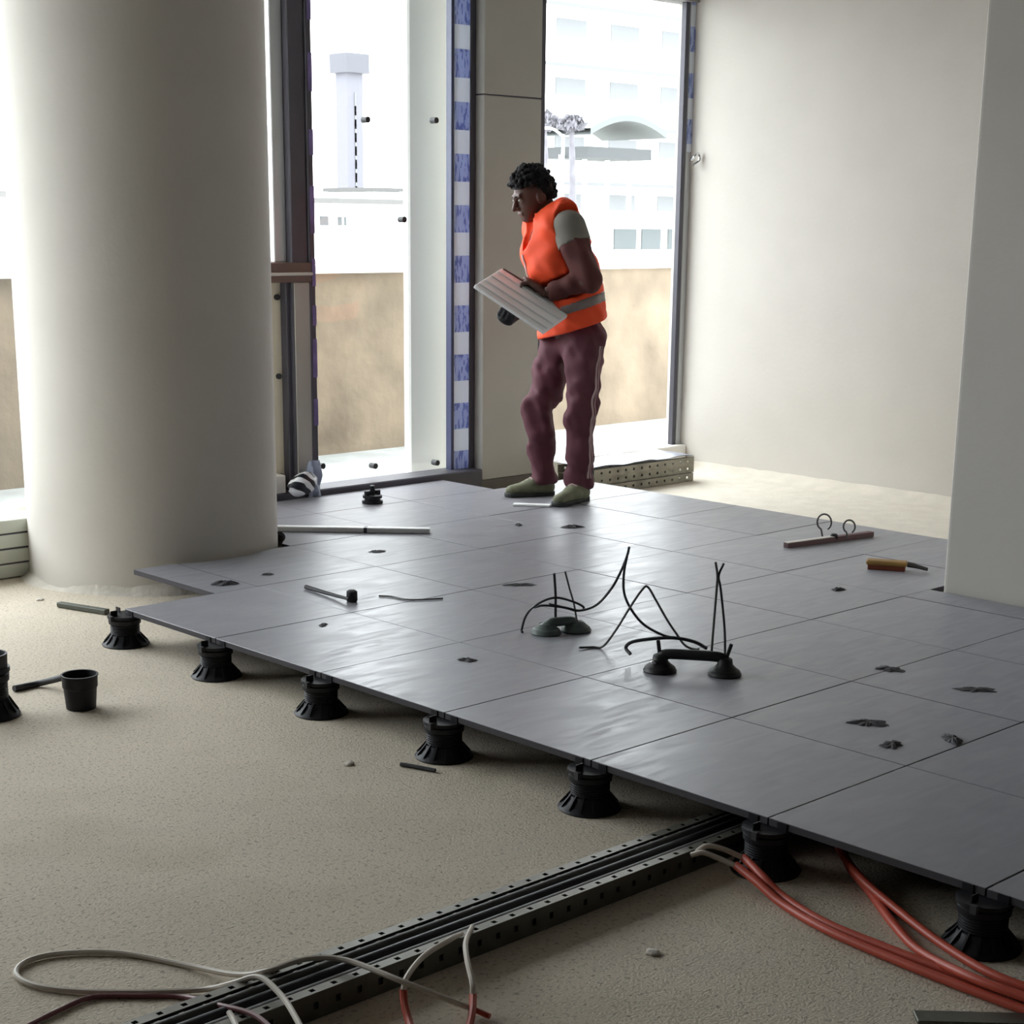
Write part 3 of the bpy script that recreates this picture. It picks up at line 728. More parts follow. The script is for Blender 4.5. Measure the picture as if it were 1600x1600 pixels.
# bar with two rings
p0, p1 = at(1228, 852, HT+0.012), at(1362, 834, HT+0.012)
rb = thing('ringed_bar', (p0+p1)/2-np.array([0, 0, 0.012]), label='dark bar with two upright wire rings, near the right wall', cat='bar')
MB().bar(p0, p1, 0.035, 0.024).build('bar_body', mat('red_brown_bar', lin(104, 78, 80), 0.6), rb, bevel=0.003)
MB().bar(p0+np.array([0, 0, 0.0125]), p0+(p1-p0)*0.55+np.array([0, 0, 0.0125]), 0.03, 0.003).build('pale_top', M_PLASTER, rb)
kn = p0+(p1-p0)*0.55; MB().lathe([(0.016, -0.01), (0.02, 0.012), (0.012, 0.024)], kn, 14).build('knob', M_BLACKPL, rb, smooth=True)
for (cx_, cy_), R_ in (((1288, 816), 11), ((1327, 823), 9)):
    ang = np.linspace(-0.35*PI, 1.35*PI, 14)
    MB().tube([upright(cx_+R_*math.cos(t), cy_-R_*math.sin(t)*1.15, kn, 0) for t in ang]+[upright(cx_-3, cy_+R_*2.0, kn, 0)], 0.0042, 7, 3).build('wire_ring', M_CABLE2, rb, smooth=True)
bp_ = at(1385, 890, HT)
br = thing('hand_brush', bp_, label='brown wooden brush block on the tiles in front of the right wall', cat='brush')
d = np.array([0.5, -0.866, 0.0]); q0, q1 = bp_-d*0.085, bp_+d*0.085
MB().bar(q0+[0, 0, 0.030], q1+[0, 0, 0.030], 0.06, 0.02).build('back', M_WOOD, br, bevel=0.006)
MB().bar(q0+d*0.008+[0, 0, 0.0105], q1-d*0.008+[0, 0, 0.0105], 0.05, 0.02).build('bristle_block', M_REDBROWN, br, bevel=0.002)
MB().tube([q1+[0, 0, 0.028], q1+d*0.04+[0, 0, 0.022], q1+d*0.085+[0, 0, 0.012]], [0.012, 0.007], 8, 4).build('tail', mat('dark_tail', lin(70, 66, 66), 0.7), br, smooth=True)

def scrap(px, py, w, d, h, label, ang=0.0, name='dark_scrap', m=None):
    """thin crumpled offcut, w across the view, d deep"""
    c = at(px, py, HT); vs = []; fs = []; N = 30
    R = np.array([math.sin(YAW+ang), -math.cos(YAW+ang), 0]); D = np.array([math.cos(YAW+ang), math.sin(YAW+ang), 0])
    r_ = np.random.default_rng(int(px*7+py)); ph = r_.random(4)*6.3
    for lvl, (sc_, hh) in enumerate(((1.0, 0.0004), (0.80, 0.35), (0.42, 0.8))):
        for k in range(N):
            a = 2*PI*k/N; e = 0.78+0.24*math.sin(2*a+ph[0])+0.13*math.sin(5*a+ph[1])+0.10*math.sin(9*a+ph[2])+0.08*r_.random()
            q = c+R*(w/2*e*sc_*math.cos(a))+D*(d/2*e*sc_*math.sin(a)); q[2] = HT+0.0012+h*hh*(0.5+0.5*r_.random()); vs.append(q)
    vs.append(c+np.array([0, 0, h*0.7]))
    for lvl in (0, 1):
        for k in range(N):
            k2 = (k+1) % N; fs.append((lvl*N+k, lvl*N+k2, (lvl+1)*N+k2, (lvl+1)*N+k))
    for k in range(N): fs.append((2*N+k, 2*N+(k+1) % N, 3*N))
    fs.append(tuple(reversed(range(N))))
    return single(name, MB().add(vs, fs), m or M_SCRAP, label, 'scrap', 'dark scraps on the tiles')
scrap(810, 821, 0.05, 0.05, 0.014, 'small dark scrap on the tiles below the worker, the left one')
scrap(895, 824, 0.12, 0.06, 0.014, 'flat dark scrap on the tiles below the worker, the right one')
scrap(590, 862, 0.10, 0.05, 0.008, 'faint grey scrap on the tiles below the long white bar')
scrap(505, 977, 0.04, 0.05, 0.008, 'tiny dark scrap on the tile at the front, behind the second pedestal')
scrap(812, 914, 0.13, 0.06, 0.007, 'thin dark scrap on the tiles left of the standing wires')
scrap(730, 1032, 0.08, 0.05, 0.010, 'small dark scrap on the tile behind the third pedestal')
scrap(1390, 1046, 0.11, 0.08, 0.010, 'dark two-lobed scrap right of the black lifter')
scrap(1525, 1078, 0.12, 0.09, 0.008, 'dark smear of grit nearest the right edge of the tiles')
scrap(1357, 1130, 0.11, 0.10, 0.010, 'dark clump of grit below the two-lobed scrap')
scrap(1393, 1164, 0.075, 0.08, 0.010, 'dark scrap just below the clump of grit')
scrap(1488, 1156, 0.07, 0.10, 0.014, 'dark scrap lying on the long tile joint at the right')
scrap(1310, 922, 0.06, 0.05, 0.014, 'small dark scrap below the brown brush, by the near pier')
scrap(352, 913, 0.12, 0.07, 0.02, 'black offcut lying at the foot of the round column')
scrap(418, 898, 0.07, 0.03, 0.008, 'thin black sliver at the right foot of the round column')
mk = thing('marking_tool', at(550, 938, HT), label='small grey tool with a stick handle on the tiles right of the column', cat='tool')
MB().lathe([(0.018, 0), (0.022, 0.006), (0.021, 0.04), (0.012, 0.046)], at(550, 940, HT), 14).build('head', M_BLACKPL2, mk, smooth=True)
MB().tube([at(545, 936, HT+0.02), at(515, 928, HT+0.012), at(478, 917, HT+0.009)], [0.006, 0.009], 8, 4).build('handle', M_BLACKPL2, mk, smooth=True)
single('thin_wire', MB().tube([at(592, 931, HT+.004), at(612, 932, HT+.004), at(640, 937, HT+.004), at(692, 935, HT+.004)], 0.0035, 6, 5), M_CABLE2, 'thin dark wire on the tiles beside the small grey tool', 'wire', smooth=True)
for (px, py), lb in (((545, 1195), 'whitish plaster chip on the concrete left of the third pedestal'), ((1020, 1490), 'whitish plaster chip on the concrete right of the cable tray'), ((62, 938), 'small pebble on the floor at the left foot of the column')):
    c = at(px, py, 0); vs = []
    bm = bmesh.new(); bmesh.ops.create_icosphere(bm, subdivisions=2, radius=0.016)
    for v in bm.verts: v.co = Vector((v.co.x*random.uniform(0.8, 1.3), v.co.y*random.uniform(0.8, 1.3), max(v.co.z*0.4, -0.003)+0.003))+Vector(c)
    me = bpy.data.meshes.new('plaster_chip'); bm.to_mesh(me); bm.free(); me.materials.append(M_ROUGHPL)
    tag(link('plaster_chip', me), lb, 'debris')

# ------------------------------------------------------------------ stacks along the window wall
gs = 'tray lengths stacked in the corner'
ylo = 1.86
for k, (dx, dy, lb) in enumerate(((0, 0, 'slotted metal length in the corner stack, lowest'), (0.02, 0.015, 'slotted metal length in the corner stack, middle'), (-0.01, -0.01, 'slotted metal length in the corner stack, upper one'))):
    make_tray('metal_length', 3.85+dx, 4.74+dx, ylo+dy, ylo+0.30+dy, 0.048, 0.005+k*0.0505, lb, 'metal length', gs, slot=0.07, m=mat('weathered_galvanised', lin(150, 146, 132), 0.6, 0.2, 0.3, 12))
sh = MB(); vs = []; fs = []; nx, ny = 18, 5
for i in range(nx+1):
    for j in range(ny+1):
        vs.append((3.84+0.9*i/nx, ylo-0.005+0.31*j/ny, 0.1665+0.016*math.sin(i*0.9)*math.sin(j*1.1+0.5)**2+0.006*rng.random()))
for i in range(nx):
    for j in range(ny): fs.append((i*(ny+1)+j, (i+1)*(ny+1)+j, (i+1)*(ny+1)+j+1, i*(ny+1)+j+1))
off = len(vs); vs += [(x, y, z-0.0035) for x, y, z in vs]; nf = len(fs)
fs += [tuple(reversed([q+off for q in f])) for f in fs[:nf]]
single('plastic_sheet', sh.add(vs, fs), mat('grey_plastic_sheet', lin(150, 152, 162), 0.4), 'crumpled grey plastic sheet on top of the corner stack', 'sheet', smooth=True)
gb = 'boards stacked left of the column'
mw = mat('pale_green_board', lin(222, 226, 214), 0.7, 0, 0.06, 6)
for k in range(4):
    z = 0.004+k*0.066
    b_ = MB().box(-0.9+0.02*k, 1.95, z, 0.42-0.01*(k % 2), 2.22, z+0.058)
    single('pale_board', b_, mw, ['pale board left of the column, bottom of the pile', 'pale board left of the column, second from the bottom', 'pale board left of the column, third from the bottom', 'pale board left of the column, top of the pile'][k], 'board', gb, bevel=0.004)
    if k < 3: single('gap_shade', MB().box(-0.6, 1.955, z+0.0582, 0.36, 1.985, z+0.0658), M_ALU_DARK, ['dark strip as gap shade in the board pile, lowest', 'dark strip as gap shade in the board pile, middle', 'dark strip as gap shade in the board pile, top'][k], 'strip', 'dark strips between the boards')  # dark strips put into the board gaps as their shade
# striped bag at the foot of the mullion
bgp = aty(452, 748, YW-0.16); bgp[2] = HT
sb = MB(); vs = []; fs = []; nu, nv = 28, 14
for i in range(nu):
    for j in range(nv+1):
        u = 2*PI*i/nu; t = j/nv; r = math.sin(PI*min(max(t, 0.02), 0.98))**0.6
        k = 1+0.10*math.sin(3*u+4*t)+0.06*math.sin(7*u)
        vs.append((1.98+0.09*(t-0.5)*2, YW-0.19+0.055*r*k*math.cos(u), HT+0.072+0.06*r*k*math.sin(u)+0.03*t))
for i in range(nu):
    for j in range(nv): i2 = (i+1) % nu; fs.append((i*(nv+1)+j, i2*(nv+1)+j, i2*(nv+1)+j+1, i*(nv+1)+j+1))
ms = mat('striped_black_white_film', lin(235, 235, 235), 0.35); nt = ms.node_tree
tc = nt.nodes.new('ShaderNodeTexCoord'); wv = nt.nodes.new('ShaderNodeTexWave'); wv.inputs['Scale'].default_value = 7.5; wv.inputs['Distortion'].default_value = 1.0; wv.bands_direction = 'DIAGONAL'
rp_ = nt.nodes.new('ShaderNodeValToRGB'); rp_.color_ramp.interpolation = 'CONSTANT'
rp_.color_ramp.elements[0].color = lin(22, 26, 36); rp_.color_ramp.elements[1].color = lin(236, 238, 242); rp_.color_ramp.elements[1].position = 0.5
nt.links.new(tc.outputs['Object'], wv.inputs['Vector']); nt.links.new(wv.outputs['Fac'], rp_.inputs['Fac']); nt.links.new(rp_.outputs['Color'], nt.nodes['Principled BSDF'].inputs['Base Color'])
single('striped_roll', sb.add(vs, fs), ms, 'crumpled roll of black and white striped film at the foot of the dark mullion', 'roll', smooth=True)
cr = MB(); vs = []; fs = []
for i in range(8):
    for j in range(8):
        vs.append((2.06+0.012*i, YW-0.128-0.012*math.sin(i*1.4+j)-0.006*rng.random(), HT+0.002+0.027*j))
for i in range(7):
    for j in range(7): fs.append((i*8+j, (i+1)*8+j, (i+1)*8+j+1, i*8+j+1))
off = len(vs); vs += [(x, y-0.002, z) for x, y, z in vs]; nf = len(fs); fs += [tuple(reversed([q+off for q in f])) for f in fs[:nf]]
single('plastic_wrap', cr.add(vs, fs), mat('pale_blue_wrap', lin(176, 184, 206), 0.25), 'crinkled pale blue wrap against the reveal beside the striped roll', 'wrap', smooth=True)

# ------------------------------------------------------------------ the worker: distance fields turned into one skin each
def unit(v): v = np.asarray(v, float); return v/np.linalg.norm(v)
def surface_net(f, lo, hi, h):
    lo = np.array(lo, float); n = np.ceil((np.array(hi)-lo)/h).astype(int)+1
    ax = [lo[i]+h*np.arange(n[i]) for i in range(3)]
    G = np.stack(np.meshgrid(*ax, indexing='ij'), -1)
    V = f(G.reshape(-1, 3)).reshape(n)
    S = V < 0
    c = n-1
    acc = np.zeros(tuple(c)+(3,)); cnt = np.zeros(tuple(c))
    for a in range(3):
        o = [q for q in range(3) if q != a]
        for i in (0, 1):
            for j in (0, 1):
                s0 = [None]*3; s0[a] = slice(0, c[a]); s0[o[0]] = slice(i, i+c[o[0]]); s0[o[1]] = slice(j, j+c[o[1]])
                s1 = list(s0); s1[a] = slice(1, 1+c[a])
                v0 = V[tuple(s0)]; v1 = V[tuple(s1)]; m = (v0 < 0) != (v1 < 0)
                t = np.where(m, v0/np.where(m, v0-v1, 1), 0)
                p = np.zeros(tuple(c)+(3,)); p[..., a] = t; p[..., o[0]] = i; p[..., o[1]] = j
                acc += p*m[..., None]; cnt += m
    act = cnt > 0
    idx = -np.ones(tuple(c), int); idx[act] = np.arange(act.sum())
    cells = np.argwhere(act)
    verts = lo+h*(cells+acc[act]/cnt[act][:, None])
    faces = []
    for a in range(3):
        o = [(a+1) % 3, (a+2) % 3]
        s0 = [slice(1, c[q]) for q in range(3)]; s0[a] = slice(0, c[a])
        s1 = list(s0); s1[a] = slice(1, c[a]+1)
        m = S[tuple(s0)] != S[tuple(s1)]; inn = S[tuple(s0)]
        E_ = np.argwhere(m)
        if not len(E_): continue
        flip = inn[m]
        base = E_.copy(); base[:, o[0]] += 1; base[:, o[1]] += 1
        def cid(d0, d1):
            q = base.copy(); q[:, o[0]] += d0; q[:, o[1]] += d1; return idx[q[:, 0], q[:, 1], q[:, 2]]
        q = np.stack([cid(-1, -1), cid(0, -1), cid(0, 0), cid(-1, 0)], 1)
        q[~flip] = q[~flip][:, ::-1]
        faces.append(q)
    return verts, np.vstack(faces)
def rcone(P, a, b, ra, rb, ax=None, flat=1.0):
    a = np.asarray(a, float); b = np.asarray(b, float); ba = b-a
    h = np.clip(((P-a)@ba)/max(ba@ba, 1e-9), 0, 1); d = P-a-h[:, None]*ba
    if ax is not None: d = d+np.outer(d@ax, ax)*(1/flat-1)
    return np.linalg.norm(d, axis=1)-(ra+(rb-ra)*h)
def ell(P, c, R, rad):
    q = (P-c)@np.array(R).T/np.array(rad); k0 = np.linalg.norm(q, axis=1)
    k1 = np.linalg.norm(q/np.array(rad), axis=1); return k0*(k0-1)/np.maximum(k1, 1e-6)
def smin(a, b, k):
    h = np.clip(0.5+0.5*(b-a)/k, 0, 1); return b*(1-h)+a*h-k*h*(1-h)
def union(ds, k):
    r = ds[0]
    for d in ds[1:]: r = smin(r, d, k)
    return r
def skin(name, f, lo, hi, h, m, parent):
    v, q = surface_net(f, lo, hi, h)
    me = bpy.data.meshes.new(name); me.from_pydata(v.tolist(), [], q.tolist()); me.update()
    me.polygons.foreach_set('use_smooth', [True]*len(me.polygons)); me.materials.append(m)
    return link(name, me, parent)

PO = at(870, 778, HT)
man = thing('person', PO, YAW-PI/2, label='worker in an orange hi-vis vest and maroon track trousers, holding a grey panel', cat='person')
def L(px, py, d):                            # pixel -> the worker's own axes: x across the view, y away, z up
    q = _ray(px, py); dep = (PO-CAM)@HEAD+d; w = CAM+q*(dep/(q@HEAD)); r = w-PO
    return np.array([r@_rt, r@HEAD, r[2]])
FA = unit([-0.90, -0.44, 0]); LE = np.array([-FA[1], FA[0], 0.0]); LE = -LE if LE[1] > 0 else LE; Z3 = np.array([0, 0, 1.0])
M_SKIN = mat('dark_brown_skin', lin(92, 62, 54), 0.5, 0, 0.06, 30)
M_VEST = mat('orange_hi_vis', lin(255, 84, 40), 0.7, 0, 0.08, 14)
M_BAND = mat('silver_band', lin(132, 120, 118), 0.45)
M_SHIRT = mat('maroon_shirt', lin(92, 50, 48), 0.85, 0, 0.15, 12)
M_PATCH = mat('grey_shoulder', lin(128, 124, 116), 0.8, 0, 0.08, 20)
M_TROUS = mat('maroon_track_trousers', lin(98, 52, 64), 0.75, 0, 0.14, 9)
M_STRIPE = mat('pale_side_stripe', lin(196, 168, 168), 0.7)
M_HAIR = mat('black_hair', lin(20, 18, 22), 0.75, 0, 0.3, 60, spec=0.25)
M_SHOE = mat('olive_trainer', lin(120, 122, 98), 0.75, 0, 0.25, 25)
M_SOLE = mat('dark_sole', lin(50, 54, 52), 0.7)
M_GLOVE = mat('black_glove', lin(36, 36, 40), 0.8)
M_EYE = mat('eye_white', lin(150, 140, 132), 0.3)
M_IRIS = mat('dark_iris', lin(30, 20, 16), 0.2)

hipL, knL, anL = L(917, 525, -.09), L(908, 640, -.12), L(906, 752, -.08)
hipR, knR, anR = L(876, 530, .09), L(843, 640, .03), L(849, 746, .09)
P0, P1, P2, P3 = L(896, 508, 0), L(889, 445, 0), L(867, 392, 0), L(864, 352, 0)
shL, shR = P3+LE*.172+Z3*-.012, P3-LE*.172+Z3*-.012
elL, wrL = L(919, 438, -.24), L(852, 457, -.16)
elR, wrR = L(850, 462, .17), L(812, 484, -.06)
C = L(831, 303, 0.0)
HF = unit(FA*math.cos(0.30)-Z3*math.sin(0.30)); HU = np.cross(HF, LE); HU = HU if HU[2] > 0 else -HU
HR = [HF, LE, HU]
def torso(P, g=0.0, hem=0.0):
    return union([rcone(P, P0, P1, .150+g+hem, .148+g+hem*.6, FA, .78), rcone(P, P1, P2, .148+g+hem*.6, .160+g, FA, .84), rcone(P, P2, P3, .160+g, .105+g, FA, .84),
                  rcone(P, P3+LE*.10, P3-LE*.10, .078+g, .078+g, FA, .95)], .05)
def arms(P, g=0.0):
    return np.minimum(union([rcone(P, shL, elL, .070+g, .060+g), rcone(P, elL, wrL, .060+g, .038+g)], .02),
                      union([rcone(P, shR, elR, .066+g, .054+g), rcone(P, elR, wrR, .054+g, .036+g)], .02))
def head(P):
    c = C
    d = [ell(P, c+HU*.012-HF*.008, HR, (.098, .076, .105)), ell(P, c+HF*.030-HU*.060, HR, (.062, .058, .062)), ell(P, c+HF*.058-HU*.103, HR, (.026, .032, .022)),
         rcone(P, c-HU*.06-HF*.035, P3+Z3*.03, .056, .062)]
    s = union(d, .03)
    s = smin(s, rcone(P, c+HF*.086+LE*.036+HU*.012, c+HF*.094-LE*.0+HU*.008, .010, .010), .012)
    s = smin(s, rcone(P, c+HF*.094+HU*.008, c+HF*.086-LE*.036+HU*.012, .010, .010), .012)
    for e in (-1, 1): s = np.maximum(s, -rcone(P, c+HF*.098+LE*e*.031-HU*.010, c+HF*.096+LE*e*.036-HU*.012, .012, .012)+0.0)
    s = smin(s, rcone(P, c+HF*.096-HU*.004, c+HF*.116-HU*.044, .008, .013), .010)
    s = smin(s, rcone(P, c+HF*.100-HU*.048+LE*.012, c+HF*.100-HU*.048-LE*.012, .010, .010), .008)
    for zz in (-.072, -.083): s = smin(s, rcone(P, c+HF*.088+HU*zz+LE*.018, c+HF*.088+HU*zz-LE*.018, .0075, .0075, HU, .7), .006)
    for e in (-1, 1):
        s = smin(s, np.maximum(ell(P, c+LE*e*.077-HU*.022-HF*.010, HR, (.026, .011, .034)), -ell(P, c+LE*e*.090-HU*.020-HF*.006, HR, (.014, .010, .02))), .006)
    return s
def hand_prims(W, K, n, spread, curl, thumb):
    d = unit(K-W); n = unit(n-d*(n@d)); s = np.cross(d, n)
    out = [(W, W+(K-W)*.5, .030, .036, n, .62), (W+(K-W)*.4, K, .038, .042, n, .46)]
    for i, ln in enumerate((.86, 1.0, .95, .76)):
        b = K+s*(i-1.5)*.0205-n*.002; a = 0.0; q = b; u0 = unit(d+s*(i-1.5)*spread)
        for seg, (lg, r0, r1, cu) in enumerate(((.040, .0098, .009, curl[0]), (.027, .009, .0084, curl[1]), (.022, .0084, .0068, curl[2]))):
            a += cu; e = q+(u0*math.cos(a)-n*math.sin(a))*lg*ln; out.append((q, e, r0*1.12, r1*1.12, None, 1)); q = e
    b = W+d*.028+s*thumb*.028; e1 = b+unit(d*.75+s*thumb*.75-n*.35)*.042; e2 = e1+unit(d*.9+s*thumb*.15-n*.45)*.032
    out += [(b, e1, .014, .011, None, 1), (e1, e2, .011, .0085, None, 1)]
    return out
# the panel in his hands
Q1, Q2, Q3, Q4 = L(741, 447, -.38), L(783, 421, -.09), L(893, 490, -.15), L(850, 520, -.44)
pn = unit(np.cross(Q3-Q2, Q1-Q2)); pn = pn if pn[1] < 0 else -pn
KL = L(825, 447, -.125); KR = L(793, 491, -.30)
eU = unit(Q3-Q2); eV = unit(Q4-Q3)
HANDL = hand_prims(wrL, KL+pn*.022, pn*0.9-eV*0.5, .05, (0.9, 0.9, 0.5), 1)
HANDR = hand_prims(wrR, KR-pn*.030+eV*.0, -pn*0.85+eV*0.55, .05, (0.5, 0.95, 0.6), -1)
def fhand(pr): return lambda P: union([rcone(P, a, b, ra, rb, ax, fl_) for a, b, ra, rb, ax, fl_ in pr], .007)
WV = np.random.default_rng(11); WD = WV.normal(size=(9, 3)); WD /= np.linalg.norm(WD, axis=1)[:, None]; WP = WV.random(9)*6.3
def folds(P, fr, amp):                        # soft uneven creases
    r = np.zeros(len(P)); Q = P*np.array([1, 1, 1.35])
    for i in range(9): r += np.sin(Q@WD[i]*fr*(0.7+0.12*i)+WP[i]+1.6*np.sin(Q@WD[(i+4) % 9]*fr*.5))
    return r*amp/3
def bounds(pts, m): A = np.array(pts); return A.min(0)-m, A.max(0)+m
# skin: head, neck, trunk, arms, left hand in one object
def f_body(P): return union([head(P), torso(P, -.012), arms(P, -.012)], .02)
b_lo, b_hi = bounds([P0, shL, shR, elL, elR, wrL, wrR, C+HU*.1, C+HF*.1], .19)
v1, q1 = surface_net(f_body, b_lo, b_hi, .0125)
v2, q2 = surface_net(lambda P: np.maximum(head(P), (C[2]-.15)-P[:, 2]), C-.17, C+.17, .0048)
lo, hi = bounds([x for a in HANDL for x in a[:2]], .06)
v3, q3 = surface_net(fhand(HANDL), lo, hi, .0038)
keep = v1[:, 2] < C[2]-.10                    # fine head replaces the coarse one
q1 = q1[keep[q1].all(1)]
me = bpy.data.meshes.new('body'); VV = np.vstack([v1, v2, v3]); QQ = np.vstack([q1, q2+len(v1), q3+len(v1)+len(v2)])
used = np.unique(QQ); rm = -np.ones(len(VV), int); rm[used] = np.arange(len(used))
me.from_pydata(VV[used].tolist(), [], rm[QQ].tolist()); me.update(); me.polygons.foreach_set('use_smooth', [True]*len(me.polygons)); me.materials.append(M_SKIN)
link('body', me, man)
lo, hi = bounds([x for a in HANDR for x in a[:2]], .06)
gl = skin('glove', fhand([(a, b, ra*1.08, rb*1.08, ax, fl_) for a, b, ra, rb, ax, fl_ in HANDR]), lo, hi, .004, M_GLOVE, man); gl['label'] = 'black work glove under the panel'
# hair of many small curls
hd_ = np.random.default_rng(5); curls = []
while len(curls) < 420:
    d = unit(hd_.normal(size=3)); f_, u_, l_ = d@HF, d@HU, abs(d@LE)
    if u_ < -0.45 or (f_ > 0.12 and u_ < 0.34+.12*math.sin(l_*40)) or (f_ > -0.25 and u_ < 0.1 and l_ > .5): continue
    p = C+HU*.014-HF*.008+HF*f_*.104+HU*u_*.116+LE*(d@LE)*.084
    curls.append((p+d*hd_.uniform(-.004, .019), hd_.uniform(.008, .0135)))
def f_hair(P):
    r = np.full(len(P), 1.0)
    for p, s in curls: r = np.minimum(r, np.linalg.norm(P-p, axis=1)-s)
    cap = ell(P, C+HU*.02-HF*.015, HR, (.106, .086, .116)); q = P-C
    cut = np.maximum(0.045-q@HU-np.where(q@HF < -.02, .09, 0), (q@HF)-.088)
    return smin(r, np.maximum(cap, cut), .010)
skin('hair', f_hair, C-.17, C+.19, .0045, M_HAIR, man)
for e in (-1, 1):
    mb = MB(); pc0 = C+HF*.0855+LE*e*.032-HU*.010
    def ball(c, r, n=10):
        vs = [c+r*np.array([math.sin(PI*i/n)*math.cos(2*PI*j/12), math.sin(PI*i/n)*math.sin(2*PI*j/12), math.cos(PI*i/n)]) for i in range(n+1) for j in range(12)]
        return vs, [(i*12+j, i*12+(j+1) % 12, (i+1)*12+(j+1) % 12, (i+1)*12+j) for i in range(n) for j in range(12)]
    def raw(name, vf, m, parent):
        me = bpy.data.meshes.new(name); me.from_pydata([tuple(p) for p in vf[0]], [], vf[1]); me.update()
        me.polygons.foreach_set('use_smooth', [True]*len(me.polygons)); me.materials.append(m); return link(name, me, parent)
    eye = raw('eye', ball(pc0, .0115), M_EYE, man)
    raw('iris', ball(pc0+unit(HF-HU*.35)*.0075, .0055, 8), M_IRIS, eye)
    skin('eyebrow', lambda P: rcone(P, C+HF*.101+LE*e*.014+HU*.012, C+HF*.086+LE*e*.048+HU*.014, .005, .0035), C-.13, C+.13, .0035, M_HAIR, man)
# clothes
def f_shirt(P):
    s = union([torso(P, .004), arms(P, .002+.0025)], .03)+folds(P, 38, .0080)
    s = np.maximum(s, -np.minimum(np.linalg.norm(P-wrL, axis=1)-.045, np.linalg.norm(P-wrR, axis=1)-.04))
    s = np.maximum(s, -rcone(P, P3+Z3*.06+FA*.03, C-HU*.05, .066, .07))
    return np.maximum(s, (P0[2]-.02)-P[:, 2])
skin('shirt', f_shirt, b_lo, b_hi, .0095, M_SHIRT, man)
hem_a, hem_b = L(850, 529, -.05), L(955, 494, .0)
hs_ = (hem_b[2]-hem_a[2])/(hem_b[0]-hem_a[0])
def hemz(P, up=0.0): return P[:, 2]-(hem_a[2]+hs_*(P[:, 0]-hem_a[0])+up)
def f_vest0(P, g=0.0):
    v = torso(P, .034+g, .032)+folds(P, 21, .0150)+folds(P, 48, .0050)
    v = np.maximum(v, -hemz(P)); return v
def f_vest(P):
    v = f_vest0(P)
    v = np.maximum(v, -np.minimum(rcone(P, shL+LE*.03+Z3*.05, shL*.6+elL*.4+LE*.02, .082, .075), rcone(P, shR-LE*.03+Z3*.05, shR*.6+elR*.4-LE*.02, .082, .075)))
    v = np.maximum(v, -arms(P, .010))
    v = np.maximum(v, -rcone(P, P3+Z3*.075+FA*.02, C-HU*.06, .074, .078))
    v = np.maximum(v, -rcone(P, P3+FA*.135+Z3*.02, P2+FA*.165-Z3*.02, .040, .010))
    return v
skin('hi_vis_vest', f_vest, b_lo-.03, b_hi+.03, .0085, M_VEST, man)
def f_band(P):
    v = np.maximum(f_vest0(P, .0045), np.abs(hemz(P, .118))-.026); v = np.maximum(v, -f_vest0(P, -.012)); return np.maximum(v, -arms(P, .012))
rb_ = skin('reflective_band', f_band, b_lo-.03, b_hi+.03, .0085, M_BAND, man); rb_['label'] = 'silver reflective band of the vest'
def f_patch(P):
    v = union([rcone(P, shL, elL, .088, .079)], .01); v = np.maximum(v, (P-(shL*.68+elL*.32))@unit(elL-shL)); v = np.maximum(v, ((shL-LE*.015)-P)@LE)
    return np.maximum(v, -rcone(P, shL, elL, .060, .05))
pa = skin('shoulder_patch', f_patch, shL-.2, shL+.2, .0085, M_PATCH, man); pa['label'] = 'grey shoulder piece of the shirt'
# zip down the front
zp = []
for t in np.linspace(0, 1, 9):
    c = P2*(1-t)+P1*t+FA*.4+Z3*(-.02)
    for _ in range(60):
        dd = f_vest(c[None])[0]
        if dd < .001: break
        c = c-FA*min(dd, .02)
    zp.append(c)
me_ = MB().tube(zp, .008, 8, 3); pl_ = bpy.data.meshes.new('zip'); pl_.from_pydata(me_.v, [], me_.f); pl_.materials.append(mat('pale_zip', lin(240, 190, 186), 0.6)); z_ = link('zip', pl_, man); z_['label'] = 'pale zip down the front of the vest'
# trousers
def f_tr(P):
    a = union([rcone(P, hipL, knL, .106, .079), rcone(P, knL, anL, .079, .066)], .03)
    b = union([rcone(P, hipR, knR, .104, .079), rcone(P, knR, anR, .079, .064)], .03)
    s = smin(a, b, .015); s = smin(s, rcone(P, P0+Z3*.02, P0*.5+(hipL+hipR)*.25-Z3*.02, .152, .13, FA, .82), .04)
    s = s+folds(P, 28, .0100)+folds(P, 64, .0042)-.006*np.exp(-((P[:, 2]-.10)/.05)**2)
    return np.maximum(s, .062-P[:, 2])
t_lo, t_hi = bounds([hipL, hipR, knL, knR, anL, anR, P0], .2); t_lo[2] = 0.03; t_hi[2] = P0[2]+.10
tr_ = skin('trousers', f_tr, t_lo, t_hi, .0105, M_TROUS, man)
def on_surface(f, p, d):
    p = np.array(p, float)
    for _ in range(80):
        dd = f(p[None])[0]
        if dd < .0005: break
        p = p+d*min(dd, .02)*.8
    return p
for off, r_ in ((0.0, .0065), (.020, .004)):
    pts = []
    for t in np.linspace(0.06, .97, 26):
        c = (hipL*(1-t*2)+knL*t*2) if t < .5 else (knL*(2-2*t)+anL*(2*t-1))
        dr = unit([.62, -.78, 0]); pts.append(on_surface(f_tr, c+dr*.3+np.array([off, 0, 0]), -dr))
    me_ = MB().tube(pts, r_, 6, 2); pl_ = bpy.data.meshes.new('side_stripe'); pl_.from_pydata(me_.v, [], me_.f); pl_.materials.append(M_STRIPE)
    s_ = link('side_stripe', pl_, tr_); s_['label'] = 'pale stripe down the outer trouser seam'
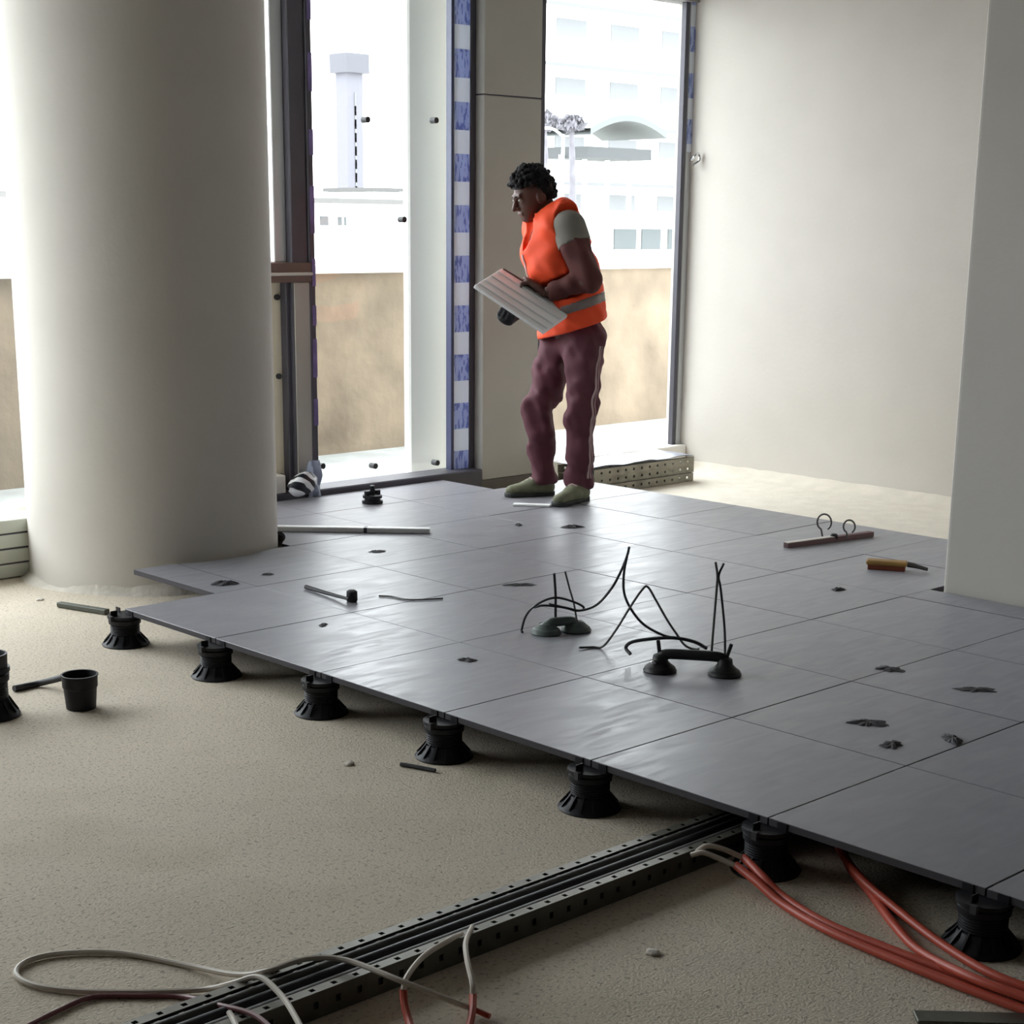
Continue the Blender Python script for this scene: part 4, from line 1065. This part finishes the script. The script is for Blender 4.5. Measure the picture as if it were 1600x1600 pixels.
# shoes
def shoe(heel, toe, an, label):
    heel = np.array(heel); toe = np.array(toe); d = unit(toe-heel); s = np.array([-d[1], d[0], 0])
    def up(P):
        v = union([rcone(P, heel+Z3*.045, heel+d*.09+Z3*.05, .042, .043), rcone(P, heel+d*.09+Z3*.05, toe-d*.035+Z3*.034, .043, .034, Z3, .85), rcone(P, heel+d*.025+Z3*.05, an+Z3*-.02, .043, .042)], .03)
        v = np.maximum(v, .018-P[:, 2]); return np.maximum(v, P[:, 2]-.115)
    def so(P):
        q = P.copy(); q[:, 2] = 0; h0 = heel.copy(); t0 = toe.copy(); h0[2] = t0[2] = 0
        v = union([rcone(q, h0, h0+d*.1, .043, .041), rcone(q, h0+d*.1, t0-d*.04, .041, .044)], .02)
        return np.maximum(v, np.abs(P[:, 2]-.0125)-.012)
    lo, hi = bounds([heel, toe, an], .08); lo[2] = -.02; hi[2] = .15
    o = skin('shoe', up, lo, hi, .0065, M_SHOE, man); skin('sole', so, lo, hi, .006, M_SOLE, o)
    mb = MB()
    for k in range(4):
        c = heel+d*(.095+.022*k)+Z3*(.095-.011*k); mb.tube([c-s*.026-Z3*.006, c+Z3*.004, c+s*.026-Z3*.006], .0035, 6, 3)
    pl_ = bpy.data.meshes.new('laces'); pl_.from_pydata(mb.v, [], mb.f); pl_.materials.append(M_STRIPE); link('laces', pl_, o)
hL, hR_ = anL.copy(), anR.copy(); hL[2] = hR_[2] = 0
shoe(hL+np.array([.012, .0, 0]), hL+np.array([-.13, -.21, 0]), anL, 'near')
shoe(hR_+np.array([.02, 0, 0]), hR_+np.array([-.20, -.085, 0]), anR, 'far')
# panel: top-level, held
def Wd(p): return PO+_rt*p[0]+HEAD*p[1]+Z3*p[2]
pan = thing('grey_panel', Wd((Q1+Q3)/2), label='pale grey ribbed panel held out in both hands of the worker', cat='panel')
th = .011
cs = [Wd(q) for q in (Q1, Q2, Q3, Q4)]; pw = _rt*pn[0]+HEAD*pn[1]+Z3*pn[2]
MB().add([c-pw*th for c in cs]+[c+pw*th*0.6 for c in cs], [(0, 1, 2, 3), (7, 6, 5, 4), (0, 4, 5, 1), (1, 5, 6, 2), (2, 6, 7, 3), (3, 7, 4, 0)]).build('board', mat('pale_grey_board', lin(247, 248, 249), 0.5, 0, 0.02, 20), pan, bevel=0.002)
for t in (.18, .42, .66, .88):
    a = cs[1]*(1-t)+cs[0]*t; b = cs[2]*(1-t)+cs[3]*t
    MB().bar(a+(b-a)*.01+pw*th*.75, b-(b-a)*.01+pw*th*.75, .010, .006, up=pw).build('rib', mat('panel_rib_grey', lin(232, 235, 238), 0.5), pan, bevel=0.001)
a, b = cs[1], cs[2]; ev = unit(cs[0]-cs[1])
MB().bar(a+(b-a)*.02-ev*.004, a+(b-a)*.98-ev*.004, .010, .024, up=pw).build('edge_strip', M_CABLE, pan, bevel=0.001)
